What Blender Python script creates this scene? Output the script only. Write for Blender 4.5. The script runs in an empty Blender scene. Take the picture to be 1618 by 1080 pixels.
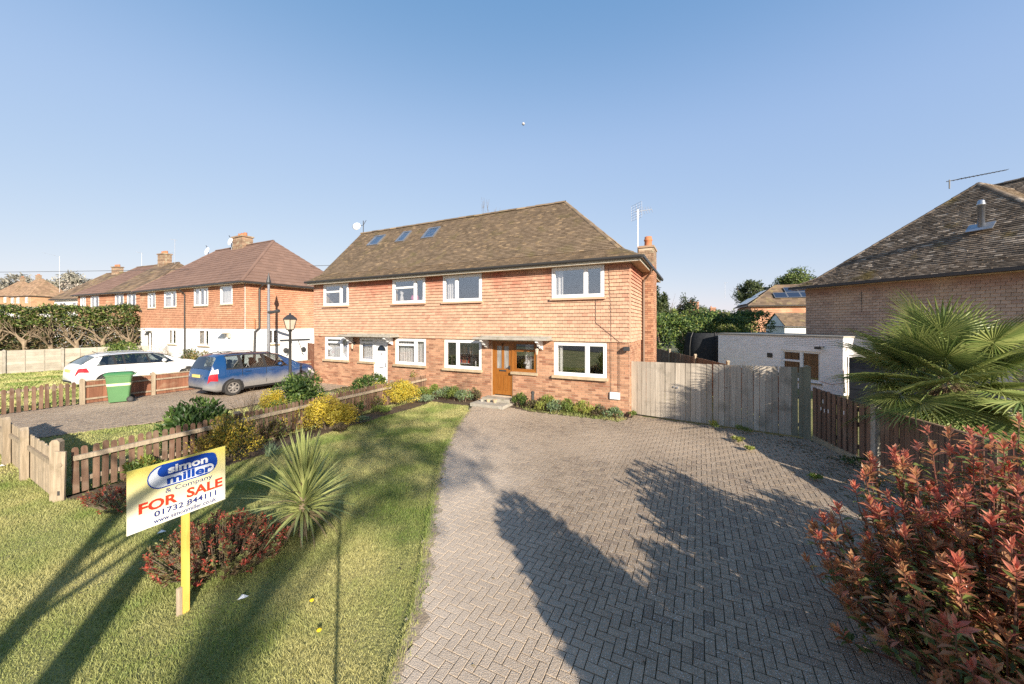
import bpy, math, random
import numpy as np
from mathutils import Vector, Matrix
random.seed(7); rng = np.random.default_rng(11)
S = bpy.context.scene
C = S.collection
R = math.radians
# ------------------------------------------------------------------ camera
cam = bpy.data.objects.new('camera', bpy.data.cameras.new('camera')); C.objects.link(cam)
CAM = Vector((0, 0, 2.8))
cam.location = CAM; cam.rotation_euler = (R(90), 0, 0)
cam.data.sensor_width = 36; cam.data.lens = 585/1618*36
cam.data.shift_y = -28/1618
cam.data.clip_start = .05; cam.data.clip_end = 3000
S.camera = cam
# ------------------------------------------------------------------ sky, sun, exposure
SUN_AZ = 24.3      # degrees the sun stands to the right of straight-behind
SUN_EL = 22.5
sd = Vector((math.sin(R(SUN_AZ))*math.cos(R(SUN_EL)), -math.cos(R(SUN_AZ))*math.cos(R(SUN_EL)), math.sin(R(SUN_EL))))
w = bpy.data.worlds.new('World'); S.world = w; w.use_nodes = True
wn = w.node_tree.nodes; wl = w.node_tree.links; wn.clear()
sky = wn.new('ShaderNodeTexSky'); sky.sky_type = 'NISHITA'; sky.sun_disc = False
sky.sun_elevation = R(SUN_EL); sky.sun_rotation = math.atan2(sd.x, sd.y)
sky.air_density = 1.0; sky.dust_density = .3; sky.ozone_density = 3.0
bg = wn.new('ShaderNodeBackground'); bg.inputs[1].default_value = .136
wo = wn.new('ShaderNodeOutputWorld')
# the sky's contrast softened per channel so that it fades from steel blue to pale blue as in the photograph
sep = wn.new('ShaderNodeSeparateColor'); com = wn.new('ShaderNodeCombineColor'); wl.new(sky.outputs[0], sep.inputs[0])
for k, (g_, t_) in enumerate(((.5, 1.32), (.36, 1.55), (.15, 2.5))):
    p_ = wn.new('ShaderNodeMath'); p_.operation = 'POWER'; p_.inputs[1].default_value = g_
    q_ = wn.new('ShaderNodeMath'); q_.operation = 'MULTIPLY'; q_.inputs[1].default_value = t_
    wl.new(sep.outputs[k], p_.inputs[0]); wl.new(p_.outputs[0], q_.inputs[0]); wl.new(q_.outputs[0], com.inputs[k])
tcw = wn.new('ShaderNodeTexCoord'); spw = wn.new('ShaderNodeSeparateXYZ'); wl.new(tcw.outputs['Generated'], spw.inputs[0])
zr_ = wn.new('ShaderNodeMapRange'); zr_.interpolation_type = 'SMOOTHSTEP'; zr_.inputs[1].default_value = .38; zr_.inputs[2].default_value = .72; wl.new(spw.outputs[2], zr_.inputs[0])
zm = wn.new('ShaderNodeMix'); zm.data_type = 'RGBA'; zm.blend_type = 'MULTIPLY'; zm.inputs[7].default_value = (.58, .77, .82, 1); wl.new(zr_.outputs[0], zm.inputs[0]); wl.new(com.outputs[0], zm.inputs[6])
wl.new(zm.outputs[2], bg.inputs[0]); wl.new(bg.outputs[0], wo.inputs[0])
sl = bpy.data.lights.new('sun', 'SUN'); sl.energy = 5.0; sl.angle = R(.5); sl.color = (1, .9, .76)
so = bpy.data.objects.new('sun', sl); C.objects.link(so); so.location = (10, -20, 30)
so.rotation_euler = sd.to_track_quat('Z', 'Y').to_euler()
S.view_settings.view_transform = 'Standard'; S.view_settings.look = 'None'
S.view_settings.gamma = 1; S.view_settings.use_curve_mapping = False
S.view_settings.exposure = 1.0
S.cycles.max_bounces = 8; S.cycles.transparent_max_bounces = 12
S.cycles.use_denoising = False
# ------------------------------------------------------------------ materials
def nm(name):
    m = bpy.data.materials.new(name); m.use_nodes = True
    n = m.node_tree.nodes; l = m.node_tree.links
    return m, n, l, n['Principled BSDF']
def mixc(n, l, fac, a, b):
    x = n.new('ShaderNodeMix'); x.data_type = 'RGBA'
    for sock, v in ((x.inputs[0], fac), (x.inputs[6], a), (x.inputs[7], b)):
        if isinstance(v, bpy.types.NodeSocket): l.new(v, sock)
        elif isinstance(v, (int, float)): sock.default_value = v
        else: sock.default_value = (*v, 1)
    return x.outputs[2]
def rnd(n, l):
    g = n.new('ShaderNodeNewGeometry'); o = n.new('ShaderNodeObjectInfo')
    a = n.new('ShaderNodeMath'); a.operation = 'ADD'; l.new(g.outputs['Random Per Island'], a.inputs[0]); l.new(o.outputs['Random'], a.inputs[1])
    f = n.new('ShaderNodeMath'); f.operation = 'FRACT'; l.new(a.outputs[0], f.inputs[0])
    return f.outputs[0], g
def noise(n, l, g, scale, detail=5, lo=.35, hi=.65, stretch=None, off=0):
    t = n.new('ShaderNodeTexNoise'); t.inputs['Scale'].default_value = scale; t.inputs['Detail'].default_value = detail
    src = g.outputs['Position']
    if stretch or off:
        mp = n.new('ShaderNodeMapping'); mp.inputs['Scale'].default_value = stretch or (1, 1, 1); mp.inputs['Location'].default_value = (off, off*1.7, off*.6)
        l.new(src, mp.inputs[0]); src = mp.outputs[0]
    l.new(src, t.inputs['Vector'])
    if lo is None: return t.outputs[0]
    r = n.new('ShaderNodeMapRange'); r.inputs[1].default_value = lo; r.inputs[2].default_value = hi; r.clamp = True
    l.new(t.outputs[0], r.inputs[0]); return r.outputs[0]
def M(name, c1, c2=None, rough=.85, ns=2.0, rv=0., bump=0., bs=60., c3=None, s3=6., t3=(.58, .66), k3=1., c4=None, s4=90., t4=(.62, .7), spec=.3, metal=0., stretch=None, coat=0, alt=None, altp=.2):
    m, n, l, b = nm(name)
    r, g = rnd(n, l)
    col = mixc(n, l, noise(n, l, g, ns, stretch=stretch), c1, c2 or c1)
    if alt:
        r2 = n.new('ShaderNodeMath'); r2.operation = 'MULTIPLY'; r2.inputs[1].default_value = 37.3; l.new(r, r2.inputs[0])
        r3 = n.new('ShaderNodeMath'); r3.operation = 'FRACT'; l.new(r2.outputs[0], r3.inputs[0])
        r4 = n.new('ShaderNodeMath'); r4.operation = 'LESS_THAN'; r4.inputs[1].default_value = altp; l.new(r3.outputs[0], r4.inputs[0])
        col = mixc(n, l, r4.outputs[0], col, alt)
    if rv:
        mr = n.new('ShaderNodeMapRange'); mr.inputs[3].default_value = 1-rv; mr.inputs[4].default_value = 1+rv; l.new(r, mr.inputs[0])
        sc = n.new('ShaderNodeVectorMath'); sc.operation = 'SCALE'; l.new(col, sc.inputs[0]); l.new(mr.outputs[0], sc.inputs[3]); col = sc.outputs[0]
    if c3:
        f = noise(n, l, g, s3, 8, t3[0], t3[1], off=13)
        if k3 != 1:
            mu = n.new('ShaderNodeMath'); mu.operation = 'MULTIPLY'; mu.inputs[1].default_value = k3; l.new(f, mu.inputs[0]); f = mu.outputs[0]
        col = mixc(n, l, f, col, c3)
    if c4:
        col = mixc(n, l, noise(n, l, g, s4, 3, t4[0], t4[1], off=31), col, c4)
    l.new(col, b.inputs['Base Color'])
    b.inputs['Roughness'].default_value = rough; b.inputs['Specular IOR Level'].default_value = spec; b.inputs['Metallic'].default_value = metal
    if coat: b.inputs['Coat Weight'].default_value = coat; b.inputs['Coat Roughness'].default_value = .03
    if bump:
        bm = n.new('ShaderNodeBump'); bm.inputs['Strength'].default_value = bump; bm.inputs['Distance'].default_value = .02
        l.new(noise(n, l, g, bs, 6, None, stretch=stretch), bm.inputs['Height']); l.new(bm.outputs[0], b.inputs['Normal'])
    return m
def LEAF(name, c1, c2, c3=None, trans=.35, rough=.45, ps=.9):
    m, n, l, b = nm(name)
    r, g = rnd(n, l)
    col = mixc(n, l, r, c1, c2)
    if c3: col = mixc(n, l, noise(n, l, g, ps, 6, .40, .60), col, c3)
    l.new(col, b.inputs['Base Color']); b.inputs['Roughness'].default_value = rough; b.inputs['Specular IOR Level'].default_value = .4
    t = n.new('ShaderNodeBsdfTranslucent'); l.new(col, t.inputs[0])
    mx = n.new('ShaderNodeMixShader'); mx.inputs[0].default_value = trans
    l.new(b.outputs[0], mx.inputs[1]); l.new(t.outputs[0], mx.inputs[2]); l.new(mx.outputs[0], n['Material Output'].inputs[0])
    return m
def GLASS(name, base=.1, tint=(1, 1, 1)):
    m, n, l, b = nm(name); n.remove(b)
    t = n.new('ShaderNodeBsdfTransparent'); t.inputs[0].default_value = (*tint, 1)
    g = n.new('ShaderNodeBsdfGlossy'); g.inputs['Roughness'].default_value = .01
    f = n.new('ShaderNodeFresnel'); gb = n.new('ShaderNodeNewGeometry'); ir = n.new('ShaderNodeMapRange'); ir.inputs[3].default_value = 1.55; ir.inputs[4].default_value = 1/1.55; l.new(gb.outputs['Backfacing'], ir.inputs[0]); l.new(ir.outputs[0], f.inputs[0])
    a = n.new('ShaderNodeMath'); a.operation = 'MULTIPLY_ADD'; a.inputs[1].default_value = 1.3; a.inputs[2].default_value = base; a.use_clamp = True
    l.new(f.outputs[0], a.inputs[0])
    mx = n.new('ShaderNodeMixShader'); l.new(a.outputs[0], mx.inputs[0]); l.new(t.outputs[0], mx.inputs[1]); l.new(g.outputs[0], mx.inputs[2])
    l.new(mx.outputs[0], n['Material Output'].inputs[0]); return m
mt = {}
mt['brick'] = M('brick', (.365, .185, .11), (.435, .24, .145), ns=1.2, rv=.22, bump=.35, bs=45, alt=(.29, .135, .08), altp=.2, c3=(.5, .3, .18), s3=1.1, t3=(.55, .75), k3=.6)
mt['mortar'] = M('mortar', (.50, .40, .30), (.42, .34, .25), ns=4, bump=.2)
def TILEHUNG(name, cLow, cHigh, cAlt, zlo, zhi):
    m, n, l, b = nm(name); r, g = rnd(n, l)
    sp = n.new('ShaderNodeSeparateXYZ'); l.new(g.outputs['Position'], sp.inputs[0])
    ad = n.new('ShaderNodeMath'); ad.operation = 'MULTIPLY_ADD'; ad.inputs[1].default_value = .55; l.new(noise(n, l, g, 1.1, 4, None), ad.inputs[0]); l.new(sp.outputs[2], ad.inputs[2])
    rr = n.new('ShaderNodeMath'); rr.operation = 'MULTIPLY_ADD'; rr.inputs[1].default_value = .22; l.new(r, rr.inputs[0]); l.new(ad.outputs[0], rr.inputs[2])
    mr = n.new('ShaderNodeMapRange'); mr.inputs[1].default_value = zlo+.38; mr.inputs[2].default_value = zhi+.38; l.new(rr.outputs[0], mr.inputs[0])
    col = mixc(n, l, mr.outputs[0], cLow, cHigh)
    a2 = n.new('ShaderNodeMath'); a2.operation = 'LESS_THAN'; a2.inputs[1].default_value = .1; l.new(r, a2.inputs[0])
    af = n.new('ShaderNodeMath'); af.operation = 'MULTIPLY'; af.inputs[1].default_value = .45; l.new(a2.outputs[0], af.inputs[0])
    col = mixc(n, l, af.outputs[0], col, cAlt)
    col = mixc(n, l, noise(n, l, g, .7, 5, .5, .75, off=5), col, tuple(.55*a+.45*c for a, c in zip(cLow, (.62, .46, .3))))
    sc = n.new('ShaderNodeVectorMath'); sc.operation = 'SCALE'
    m2 = n.new('ShaderNodeMapRange'); m2.inputs[3].default_value = .86; m2.inputs[4].default_value = 1.13
    f2 = n.new('ShaderNodeMath'); f2.operation = 'MULTIPLY'; f2.inputs[1].default_value = 17.7; l.new(r, f2.inputs[0])
    f3 = n.new('ShaderNodeMath'); f3.operation = 'FRACT'; l.new(f2.outputs[0], f3.inputs[0]); l.new(f3.outputs[0], m2.inputs[0])
    l.new(col, sc.inputs[0]); l.new(m2.outputs[0], sc.inputs[3]); l.new(sc.outputs[0], b.inputs['Base Color'])
    b.inputs['Roughness'].default_value = .85; b.inputs['Specular IOR Level'].default_value = .25
    bm = n.new('ShaderNodeBump'); bm.inputs['Strength'].default_value = .25; bm.inputs['Distance'].default_value = .015
    l.new(noise(n, l, g, 40, 5, None), bm.inputs['Height']); l.new(bm.outputs[0], b.inputs['Normal'])
    return m
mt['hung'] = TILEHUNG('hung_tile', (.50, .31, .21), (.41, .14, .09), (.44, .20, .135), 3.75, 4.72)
mt['hung2'] = TILEHUNG('hung_tile_orange', (.47, .245, .15), (.42, .20, .115), (.37, .175, .11), 3.6, 5.2)
mt['hung3'] = TILEHUNG('hung_tile_buff', (.42, .305, .225), (.31, .17, .13), (.31, .19, .145), 3.9, 4.5)
mt['felt'] = M('tile_shadow_gap', (.12, .065, .04))
mt['tan'] = M('tan_tile', (.50, .30, .17), (.42, .25, .14), ns=1, rv=.12)
mt['roof'] = M('roof_tile', (.185, .135, .09), (.15, .11, .073), ns=1.5, rv=.22, bump=.4, bs=30, alt=(.25, .18, .11), altp=.12, c3=(.15, .125, .055), s3=1.6, t3=(.55, .72), k3=.6, c4=(.36, .30, .2), s4=26, t4=(.70, .78))
mt['roof3'] = M('roof_tile_grey', (.19, .145, .105), (.125, .098, .072), ns=1.2, rv=.4, bump=.4, bs=30, alt=(.29, .235, .18), altp=.2, c3=(.17, .125, .035), s3=.9, t3=(.6, .72), k3=.8, c4=(.36, .33, .27), s4=22, t4=(.70, .76))
mt['roof2'] = M('roof_concrete_tile', (.20, .125, .095), (.17, .105, .08), ns=.8, rv=.1, bump=.2)
mt['roof4'] = M('roof_old_tile', (.14, .10, .07), (.19, .13, .08), ns=.8, rv=.3, c3=(.23, .18, .09), s3=2)
mt['roof5'] = M('roof_tan_tile', (.32, .21, .13), (.25, .16, .1), ns=.8, rv=.25, c3=(.2, .15, .08), s3=2)
mt['white'] = M('white_upvc', (.80, .80, .80), rough=.35, spec=.5)
mt['cream'] = M('cream_paint', (.74, .68, .56), (.66, .59, .47), rough=.6, ns=5)
mt['soffit'] = M('soffit_timber', (.46, .34, .22), (.38, .27, .17), ns=4)
mt['gutter'] = M('black_gutter', (.035, .033, .032), rough=.45, spec=.5)
mt['pipe'] = M('brown_pipe', (.20, .145, .11), rough=.6)
mt['render'] = M('white_render', (.78, .775, .76), (.72, .715, .70), ns=2, bump=.1)
mt['glass'] = GLASS('glass', .2)
mt['glass_plain'] = GLASS('plain_glass', .03)
mt['carpane'] = GLASS('car_pane', .06, (.55, .6, .6))
mt['glass_blue'] = GLASS('rooflight_glass', .3)
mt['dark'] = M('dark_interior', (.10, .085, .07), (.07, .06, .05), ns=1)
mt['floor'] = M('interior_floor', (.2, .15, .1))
mt['curtain'] = M('net_curtain', (.72, .71, .70), (.62, .62, .63), ns=9, stretch=(6, 6, .3))
mt['oak'] = M('oak_upvc', (.30, .115, .022), (.24, .085, .015), ns=6, rough=.35, stretch=(6, 6, .7), spec=.45)
mt['frost'] = M('frosted_glass', (.34, .33, .31), (.20, .19, .18), ns=5, rough=.2, spec=.6, stretch=(3, 3, .5))
mt['stone'] = M('stone_sill', (.46, .36, .24), (.36, .27, .17), ns=6, bump=.2, rv=.15)
mt['conc'] = M('concrete', (.40, .37, .32), (.31, .28, .23), ns=3, bump=.25, c3=(.2, .19, .13), s3=7, t3=(.55, .7), k3=.7)
mt['gate'] = M('weathered_board', (.46, .40, .325), (.375, .32, .255), ns=3, rv=.17, bump=.3, bs=20, stretch=(7, 7, .5), c3=(.17, .15, .115), s3=2.2, t3=(.56, .7), k3=.6, c4=(.13, .105, .08), s4=8, t4=(.72, .76))
mt['gate_green'] = M('greened_board', (.255, .24, .175), (.20, .19, .135), ns=3, rv=.1, bump=.3, bs=20, stretch=(7, 7, .5))
mt['brownfence'] = M('brown_fence_board', (.20, .125, .085), (.13, .085, .06), ns=2.5, rv=.2, bump=.3, bs=18, stretch=(7, 7, .5), c3=(.24, .19, .14), s3=2, t3=(.55, .7), k3=.6)
mt['picket'] = M('picket_red_brown', (.135, .075, .05), (.19, .12, .08), ns=2.5, rv=.3, bump=.3, bs=25, stretch=(7, 7, .6), c3=(.30, .235, .175), s3=3, t3=(.54, .7), k3=.6)
mt['redboard'] = M('red_brown_board', (.27, .12, .07), (.20, .085, .05), ns=2.5, rv=.22, bump=.3, bs=25, stretch=(7, 7, .6), c3=(.34, .22, .14), s3=3, t3=(.54, .7), k3=.6)
mt['oldwood'] = M('weathered_wood', (.40, .32, .23), (.27, .215, .15), ns=4, rv=.15, bump=.35, bs=25, stretch=(7, 7, .6), c3=(.2, .16, .1), s3=4, t3=(.58, .7), k3=.6)
mt['greyfence'] = M('grey_fence', (.44, .40, .33), (.36, .32, .26), ns=3, rv=.12, bump=.2)
mt['paver'] = M('block_paver', (.35, .265, .185), (.255, .195, .14), ns=34, rv=.13, bump=.8, bs=120, alt=(.24, .18, .13), altp=.12, c3=(.41, .315, .225), s3=.32, t3=(.5, .66), k3=.75, c4=(.62, .60, .56), s4=95, t4=(.60, .67))
def sandy(m):
    n, l = m.node_tree.nodes, m.node_tree.links; b = n['Principled BSDF']; old = b.inputs['Base Color'].links[0].from_socket
    g = n.new('ShaderNodeNewGeometry'); sp = n.new('ShaderNodeSeparateXYZ'); l.new(g.outputs['Position'], sp.inputs[0])
    a = n.new('ShaderNodeMath'); a.operation = 'MULTIPLY_ADD'; a.inputs[1].default_value = 1.5; l.new(noise(n, l, g, 1.3, 5, None), a.inputs[0]); l.new(sp.outputs[0], a.inputs[2])
    mr = n.new('ShaderNodeMapRange'); mr.inputs[1].default_value = -.1; mr.inputs[2].default_value = 1.5; mr.inputs[3].default_value = .8; mr.inputs[4].default_value = 0; l.new(a.outputs[0], mr.inputs[0])
    yr = n.new('ShaderNodeMapRange'); yr.inputs[1].default_value = 6.5; yr.inputs[2].default_value = 10; yr.inputs[3].default_value = 1; yr.inputs[4].default_value = .35; l.new(sp.outputs[1], yr.inputs[0])
    lf_ = n.new('ShaderNodeMath'); lf_.operation = 'GREATER_THAN'; lf_.inputs[1].default_value = -2.5; l.new(sp.outputs[0], lf_.inputs[0])
    mu = n.new('ShaderNodeMath'); mu.operation = 'MULTIPLY'; l.new(mr.outputs[0], mu.inputs[0]); l.new(yr.outputs[0], mu.inputs[1])
    m2 = n.new('ShaderNodeMath'); m2.operation = 'MULTIPLY'; l.new(mu.outputs[0], m2.inputs[0]); l.new(lf_.outputs[0], m2.inputs[1])
    l.new(mixc(n, l, m2.outputs[0], old, (.58, .48, .38)), b.inputs['Base Color'])
sandy(mt['paver'])
mt['sand'] = M('joint_sand', (.06, .05, .035), (.10, .08, .05), ns=1.4, c3=(.07, .08, .03), s3=1.2, t3=(.5, .7))
mt['soil'] = M('soil', (.115, .08, .052), (.075, .055, .038), ns=3, bump=.8, bs=18, c4=(.2, .155, .1), s4=25)
mt['lawn'] = M('lawn_ground', (.14, .16, .045), (.30, .26, .11), ns=.9, bump=.8, bs=30, c4=(.09, .095, .03), s4=35, t4=(.5, .7))
mt['grass'] = LEAF('grass_blade', (.165, .255, .05), (.31, .35, .105), (.49, .46, .19), trans=.3, rough=.6, ps=.85)
mt['asphalt'] = M('asphalt', (.05, .05, .05), (.06, .06, .058), ns=2, bump=.4, bs=150)
mt['tin'] = M('zinc_flue', (.45, .46, .48), (.36, .37, .39), rough=.35, metal=.8, ns=8)
mt['alu'] = M('aerial_metal', (.5, .5, .52), rough=.4, metal=.6)
mt['iron'] = M('black_iron', (.03, .03, .032), (.05, .05, .05), rough=.5, spec=.5)
mt['terracotta'] = M('terracotta_pot', (.48, .19, .09), (.40, .15, .075), ns=6)
mt['stackbrick'] = M('stack_brick', (.30, .20, .13), (.24, .155, .105), ns=3, rv=.3, bump=.4, bs=30, c3=(.36, .32, .22), s3=5, t3=(.5, .65), k3=.8)
mt['whitebrick'] = M('painted_brick', (.86, .84, .84), (.82, .79, .79), ns=2.5, rv=.05, bump=.2, bs=30)
mt['shed'] = M('slate_blue_board', (.045, .05, .066), (.032, .036, .048), ns=3, rv=.2, bump=.2)
mt['bark'] = M('bark', (.12, .09, .06), (.18, .14, .1), ns=6, bump=.6, bs=18, stretch=(3, 3, .8))
mt['twig'] = M('pale_twig', (.30, .23, .155), (.2, .15, .1), ns=5)
mt['binG'] = M('bin_green', (.08, .185, .075), (.09, .21, .085), rough=.45, ns=3, spec=.4)
mt['binlid'] = M('bin_lid_green', (.045, .17, .06), rough=.5, spec=.4)
mt['binband'] = M('bin_band', (.72, .70, .42), rough=.5)
mt['rubber'] = M('rubber', (.028, .027, .026), (.045, .042, .04), rough=.8, ns=8)
mt['alloy'] = M('alloy_dusty', (.36, .335, .31), (.28, .26, .24), rough=.45, metal=.5, ns=12)
mt['carwhite'] = M('car_white', (.80, .80, .80), rough=.3, spec=.5, coat=.8)
def CARBLUE():
    m, n, l, b = nm('car_blue_dusty'); r, g = rnd(n, l)
    sp = n.new('ShaderNodeSeparateXYZ'); l.new(g.outputs['Position'], sp.inputs[0])
    ad = n.new('ShaderNodeMath'); ad.operation = 'MULTIPLY_ADD'; ad.inputs[1].default_value = .3; l.new(noise(n, l, g, 3, 5, None), ad.inputs[0]); l.new(sp.outputs[2], ad.inputs[2])
    mr = n.new('ShaderNodeMapRange'); mr.inputs[1].default_value = .60; mr.inputs[2].default_value = .95; mr.inputs[3].default_value = .85; mr.inputs[4].default_value = .0; l.new(ad.outputs[0], mr.inputs[0])
    col = mixc(n, l, mr.outputs[0], (.006, .042, .135), (.24, .225, .205)); l.new(col, b.inputs['Base Color'])
    rg = n.new('ShaderNodeMath'); rg.operation = 'MULTIPLY_ADD'; rg.inputs[1].default_value = .5; rg.inputs[2].default_value = .25; l.new(mr.outputs[0], rg.inputs[0]); l.new(rg.outputs[0], b.inputs['Roughness'])
    cw = n.new('ShaderNodeMath'); cw.operation = 'SUBTRACT'; cw.inputs[0].default_value = .8; l.new(mr.outputs[0], cw.inputs[1]); cw.use_clamp = True; l.new(cw.outputs[0], b.inputs['Coat Weight'])
    return m
mt['carblue'] = CARBLUE()
mt['carblack'] = M('car_trim_black', (.02, .02, .022), rough=.5, spec=.4)
mt['carglass'] = M('car_glass', (.02, .024, .028), rough=.04, spec=.8)
mt['carseat'] = M('car_seat_fabric', (.10, .10, .105), rough=.9)
mt['red'] = M('tail_light_red', (.42, .02, .03), rough=.15, spec=.6)
mt['clear'] = M('lamp_clear', (.72, .70, .70), rough=.12, spec=.6)
mt['plate'] = M('number_plate', (.62, .50, .17), rough=.5)
mt['lampglass'] = M('lantern_glass', (.55, .46, .36), (.45, .38, .3), rough=.3, ns=5, spec=.5)
mt['panel'] = M('solar_panel', (.02, .028, .05), rough=.08, spec=.9)
mt['panelframe'] = M('solar_frame', (.30, .31, .33), rough=.4, metal=.5)
mt['net'] = M('black_net', (.014, .016, .02), (.03, .032, .036), ns=14, rough=.9)
mt['gravelboard'] = M('gravel_board', (.36, .31, .22), (.27, .23, .16), ns=4, bump=.3, c3=(.16, .16, .08), s3=5, k3=.7)
mt['yellowpost'] = M('yellow_post', (.70, .50, .11), (.62, .43, .09), ns=6, rough=.5, stretch=(5, 5, .5))
mt['blueink'] = M('blue_ink', (.008, .055, .33), rough=.4); mt['redink'] = M('red_ink', (.62, .045, .02), rough=.4)
mt['navyink'] = M('navy_ink', (.015, .03, .17), rough=.4); mt['silver'] = M('silver_ink', (.62, .66, .74), (.74, .76, .8), ns=5, rough=.4)
mt['whiteink'] = M('white_ink', (.8, .8, .8), rough=.4)
mt['moon'] = M('moon_rock', (.50, .50, .5), (.3, .3, .3), ns=.2, rough=1)
mt['hill'] = M('hill_grass', (.09, .10, .045), (.13, .115, .07), ns=.05)
mt['yellowflower'] = M('yellow_petal', (.75, .5, .02))
# foliage
lf = {'grass': mt['grass']}
lf['laurel'] = LEAF('laurel_leaf', (.055, .105, .026), (.14, .21, .05), (.035, .075, .022), ps=3)
lf['gold'] = LEAF('golden_leaf', (.66, .50, .05), (.74, .58, .08), (.50, .42, .06), ps=4, trans=.4)
lf['ochre'] = LEAF('ochre_leaf', (.38, .27, .05), (.48, .33, .06), (.15, .13, .03), ps=3, trans=.4)
lf['grey'] = LEAF('glaucous_leaf', (.15, .22, .125), (.25, .32, .18), trans=.3)
lf['spring'] = LEAF('spring_leaf', (.20, .28, .055), (.34, .38, .10), (.12, .18, .04), ps=3)
lf['lime'] = LEAF('lime_leaf', (.33, .36, .08), (.42, .40, .10), (.2, .26, .06), ps=3)
lf['hedge'] = LEAF('hedge_leaf', (.05, .09, .02), (.13, .17, .04), (.03, .05, .016), ps=2)
lf['hedgebrown'] = LEAF('hedge_brown', (.30, .21, .13), (.22, .15, .08), (.12, .13, .04), ps=2, trans=.15)
lf['heather'] = LEAF('dull_leaf', (.16, .115, .07), (.10, .085, .05))
lf['con'] = LEAF('conifer_needle', (.055, .085, .03), (.13, .155, .06), (.035, .055, .025), ps=1)
lf['tree'] = LEAF('tree_leaf', (.10, .135, .04), (.19, .21, .08), (.055, .085, .03), ps=.8)
lf['far'] = LEAF('far_twig_haze', (.46, .39, .32), (.38, .33, .27), trans=.1)
lf['farpine'] = LEAF('far_pine', (.26, .25, .2), (.29, .27, .22), trans=.1)
lf['pred'] = LEAF('photinia_red', (.68, .20, .13), (.80, .41, .26), (.56, .15, .10), ps=6, trans=.5, rough=.3)
lf['porange'] = LEAF('photinia_bronze', (.55, .24, .115), (.68, .40, .19), (.42, .19, .09), ps=6, trans=.5, rough=.35)
lf['pgreen'] = LEAF('photinia_green', (.14, .19, .045), (.30, .33, .09), (.09, .13, .045), ps=6, trans=.35, rough=.3)
lf['lowred'] = LEAF('low_red_leaf', (.44, .06, .045), (.56, .14, .09), (.30, .07, .045), ps=6, trans=.35, rough=.35)
lf['lowgreen'] = LEAF('low_green_leaf', (.15, .19, .06), (.28, .28, .1), (.2, .11, .06), ps=5)
lf['cord'] = LEAF('cordyline_blade', (.26, .30, .10), (.43, .45, .17), trans=.2, rough=.4)
lf['corddead'] = LEAF('cordyline_dry', (.34, .27, .15), (.24, .18, .1), trans=.2, rough=.6)
lf['palm'] = LEAF('palm_blade', (.11, .165, .045), (.33, .36, .12), trans=.25, rough=.35)
lf['palmdead'] = LEAF('palm_fibre', (.22, .15, .08), (.12, .08, .045), trans=.1, rough=.8)
# ------------------------------------------------------------------ object helpers
class MB:
    def __init__(s): s.v = []; s.f = []; s.m = []
    def add(s, vs, fs, mi=0, T=None):
        b = len(s.v)
        s.v += [tuple(T @ Vector(v)) for v in vs] if T is not None else [tuple(v) for v in vs]
        s.f += [tuple(b+i for i in f) for f in fs]; s.m += [mi]*len(fs); return s
    def box(s, x0, x1, y0, y1, z0, z1, mi=0, T=None):
        return s.add([(x0, y0, z0), (x1, y0, z0), (x1, y1, z0), (x0, y1, z0), (x0, y0, z1), (x1, y0, z1), (x1, y1, z1), (x0, y1, z1)],
                     [(0, 3, 2, 1), (4, 5, 6, 7), (0, 1, 5, 4), (1, 2, 6, 5), (2, 3, 7, 6), (3, 0, 4, 7)], mi, T)
    def prism(s, poly, y0, y1, mi=0, T=None):      # poly in (x,z), extruded along y
        n = len(poly); vs = [(x, y0, z) for x, z in poly]+[(x, y1, z) for x, z in poly]
        return s.add(vs, [tuple(range(n)), tuple(range(2*n-1, n-1, -1))]+[(i, n+i, n+(i+1) % n, (i+1) % n) for i in range(n)], mi, T)
    def tube(s, pts, rad, k=6, mi=0, T=None, cap=True):
        pts = [Vector(p) for p in pts]; n = len(pts)
        if isinstance(rad, (int, float)): rad = [rad]*n
        vs = []; ref = None
        for i, p in enumerate(pts):
            d = (pts[min(i+1, n-1)]-pts[max(i-1, 0)]).normalized()
            if ref is None: ref = d.orthogonal().normalized()
            a = (ref-d*ref.dot(d)).normalized(); ref = a; b = d.cross(a)
            vs += [p+(a*math.cos(2*math.pi*j/k)+b*math.sin(2*math.pi*j/k))*rad[i] for j in range(k)]
        fs = [(i*k+j, i*k+(j+1) % k, (i+1)*k+(j+1) % k, (i+1)*k+j) for i in range(n-1) for j in range(k)]
        if cap: fs += [tuple(range(k-1, -1, -1)), tuple((n-1)*k+j for j in range(k))]
        return s.add(vs, fs, mi, T)
    def lathe(s, prof, k=16, mi=0, T=None):
        n = len(prof); vs = [(r*math.cos(2*math.pi*j/k), r*math.sin(2*math.pi*j/k), z) for r, z in prof for j in range(k)]
        fs = [(i*k+j, i*k+(j+1) % k, (i+1)*k+(j+1) % k, (i+1)*k+j) for i in range(n-1) for j in range(k)]
        fs += [tuple(range(k-1, -1, -1)), tuple((n-1)*k+j for j in range(k))]
        return s.add(vs, fs, mi, T)
    def mesh(s, name, mats, smooth=False):
        me = bpy.data.meshes.new(name); me.from_pydata(s.v, [], s.f)
        for m in (mats if isinstance(mats, (list, tuple)) else [mats]): me.materials.append(m)
        if any(s.m): me.polygons.foreach_set('material_index', s.m)
        if smooth: me.polygons.foreach_set('use_smooth', [True]*len(s.f))
        me.update(); return me
    def build(s, name, mats, parent=None, smooth=False, T=None): return link(name, s.mesh(name, mats, smooth), parent, T)
def link(name, me, parent=None, T=None):
    o = bpy.data.objects.new(name, me); C.objects.link(o)
    if parent is not None: o.parent = parent
    if T is not None: o.matrix_local = T
    return o
def tag(o, label=None, cat=None, group=None, kind=None):
    for k, v in (('label', label), ('category', cat), ('group', group), ('kind', kind)):
        if v: o[k] = v
    return o
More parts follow.
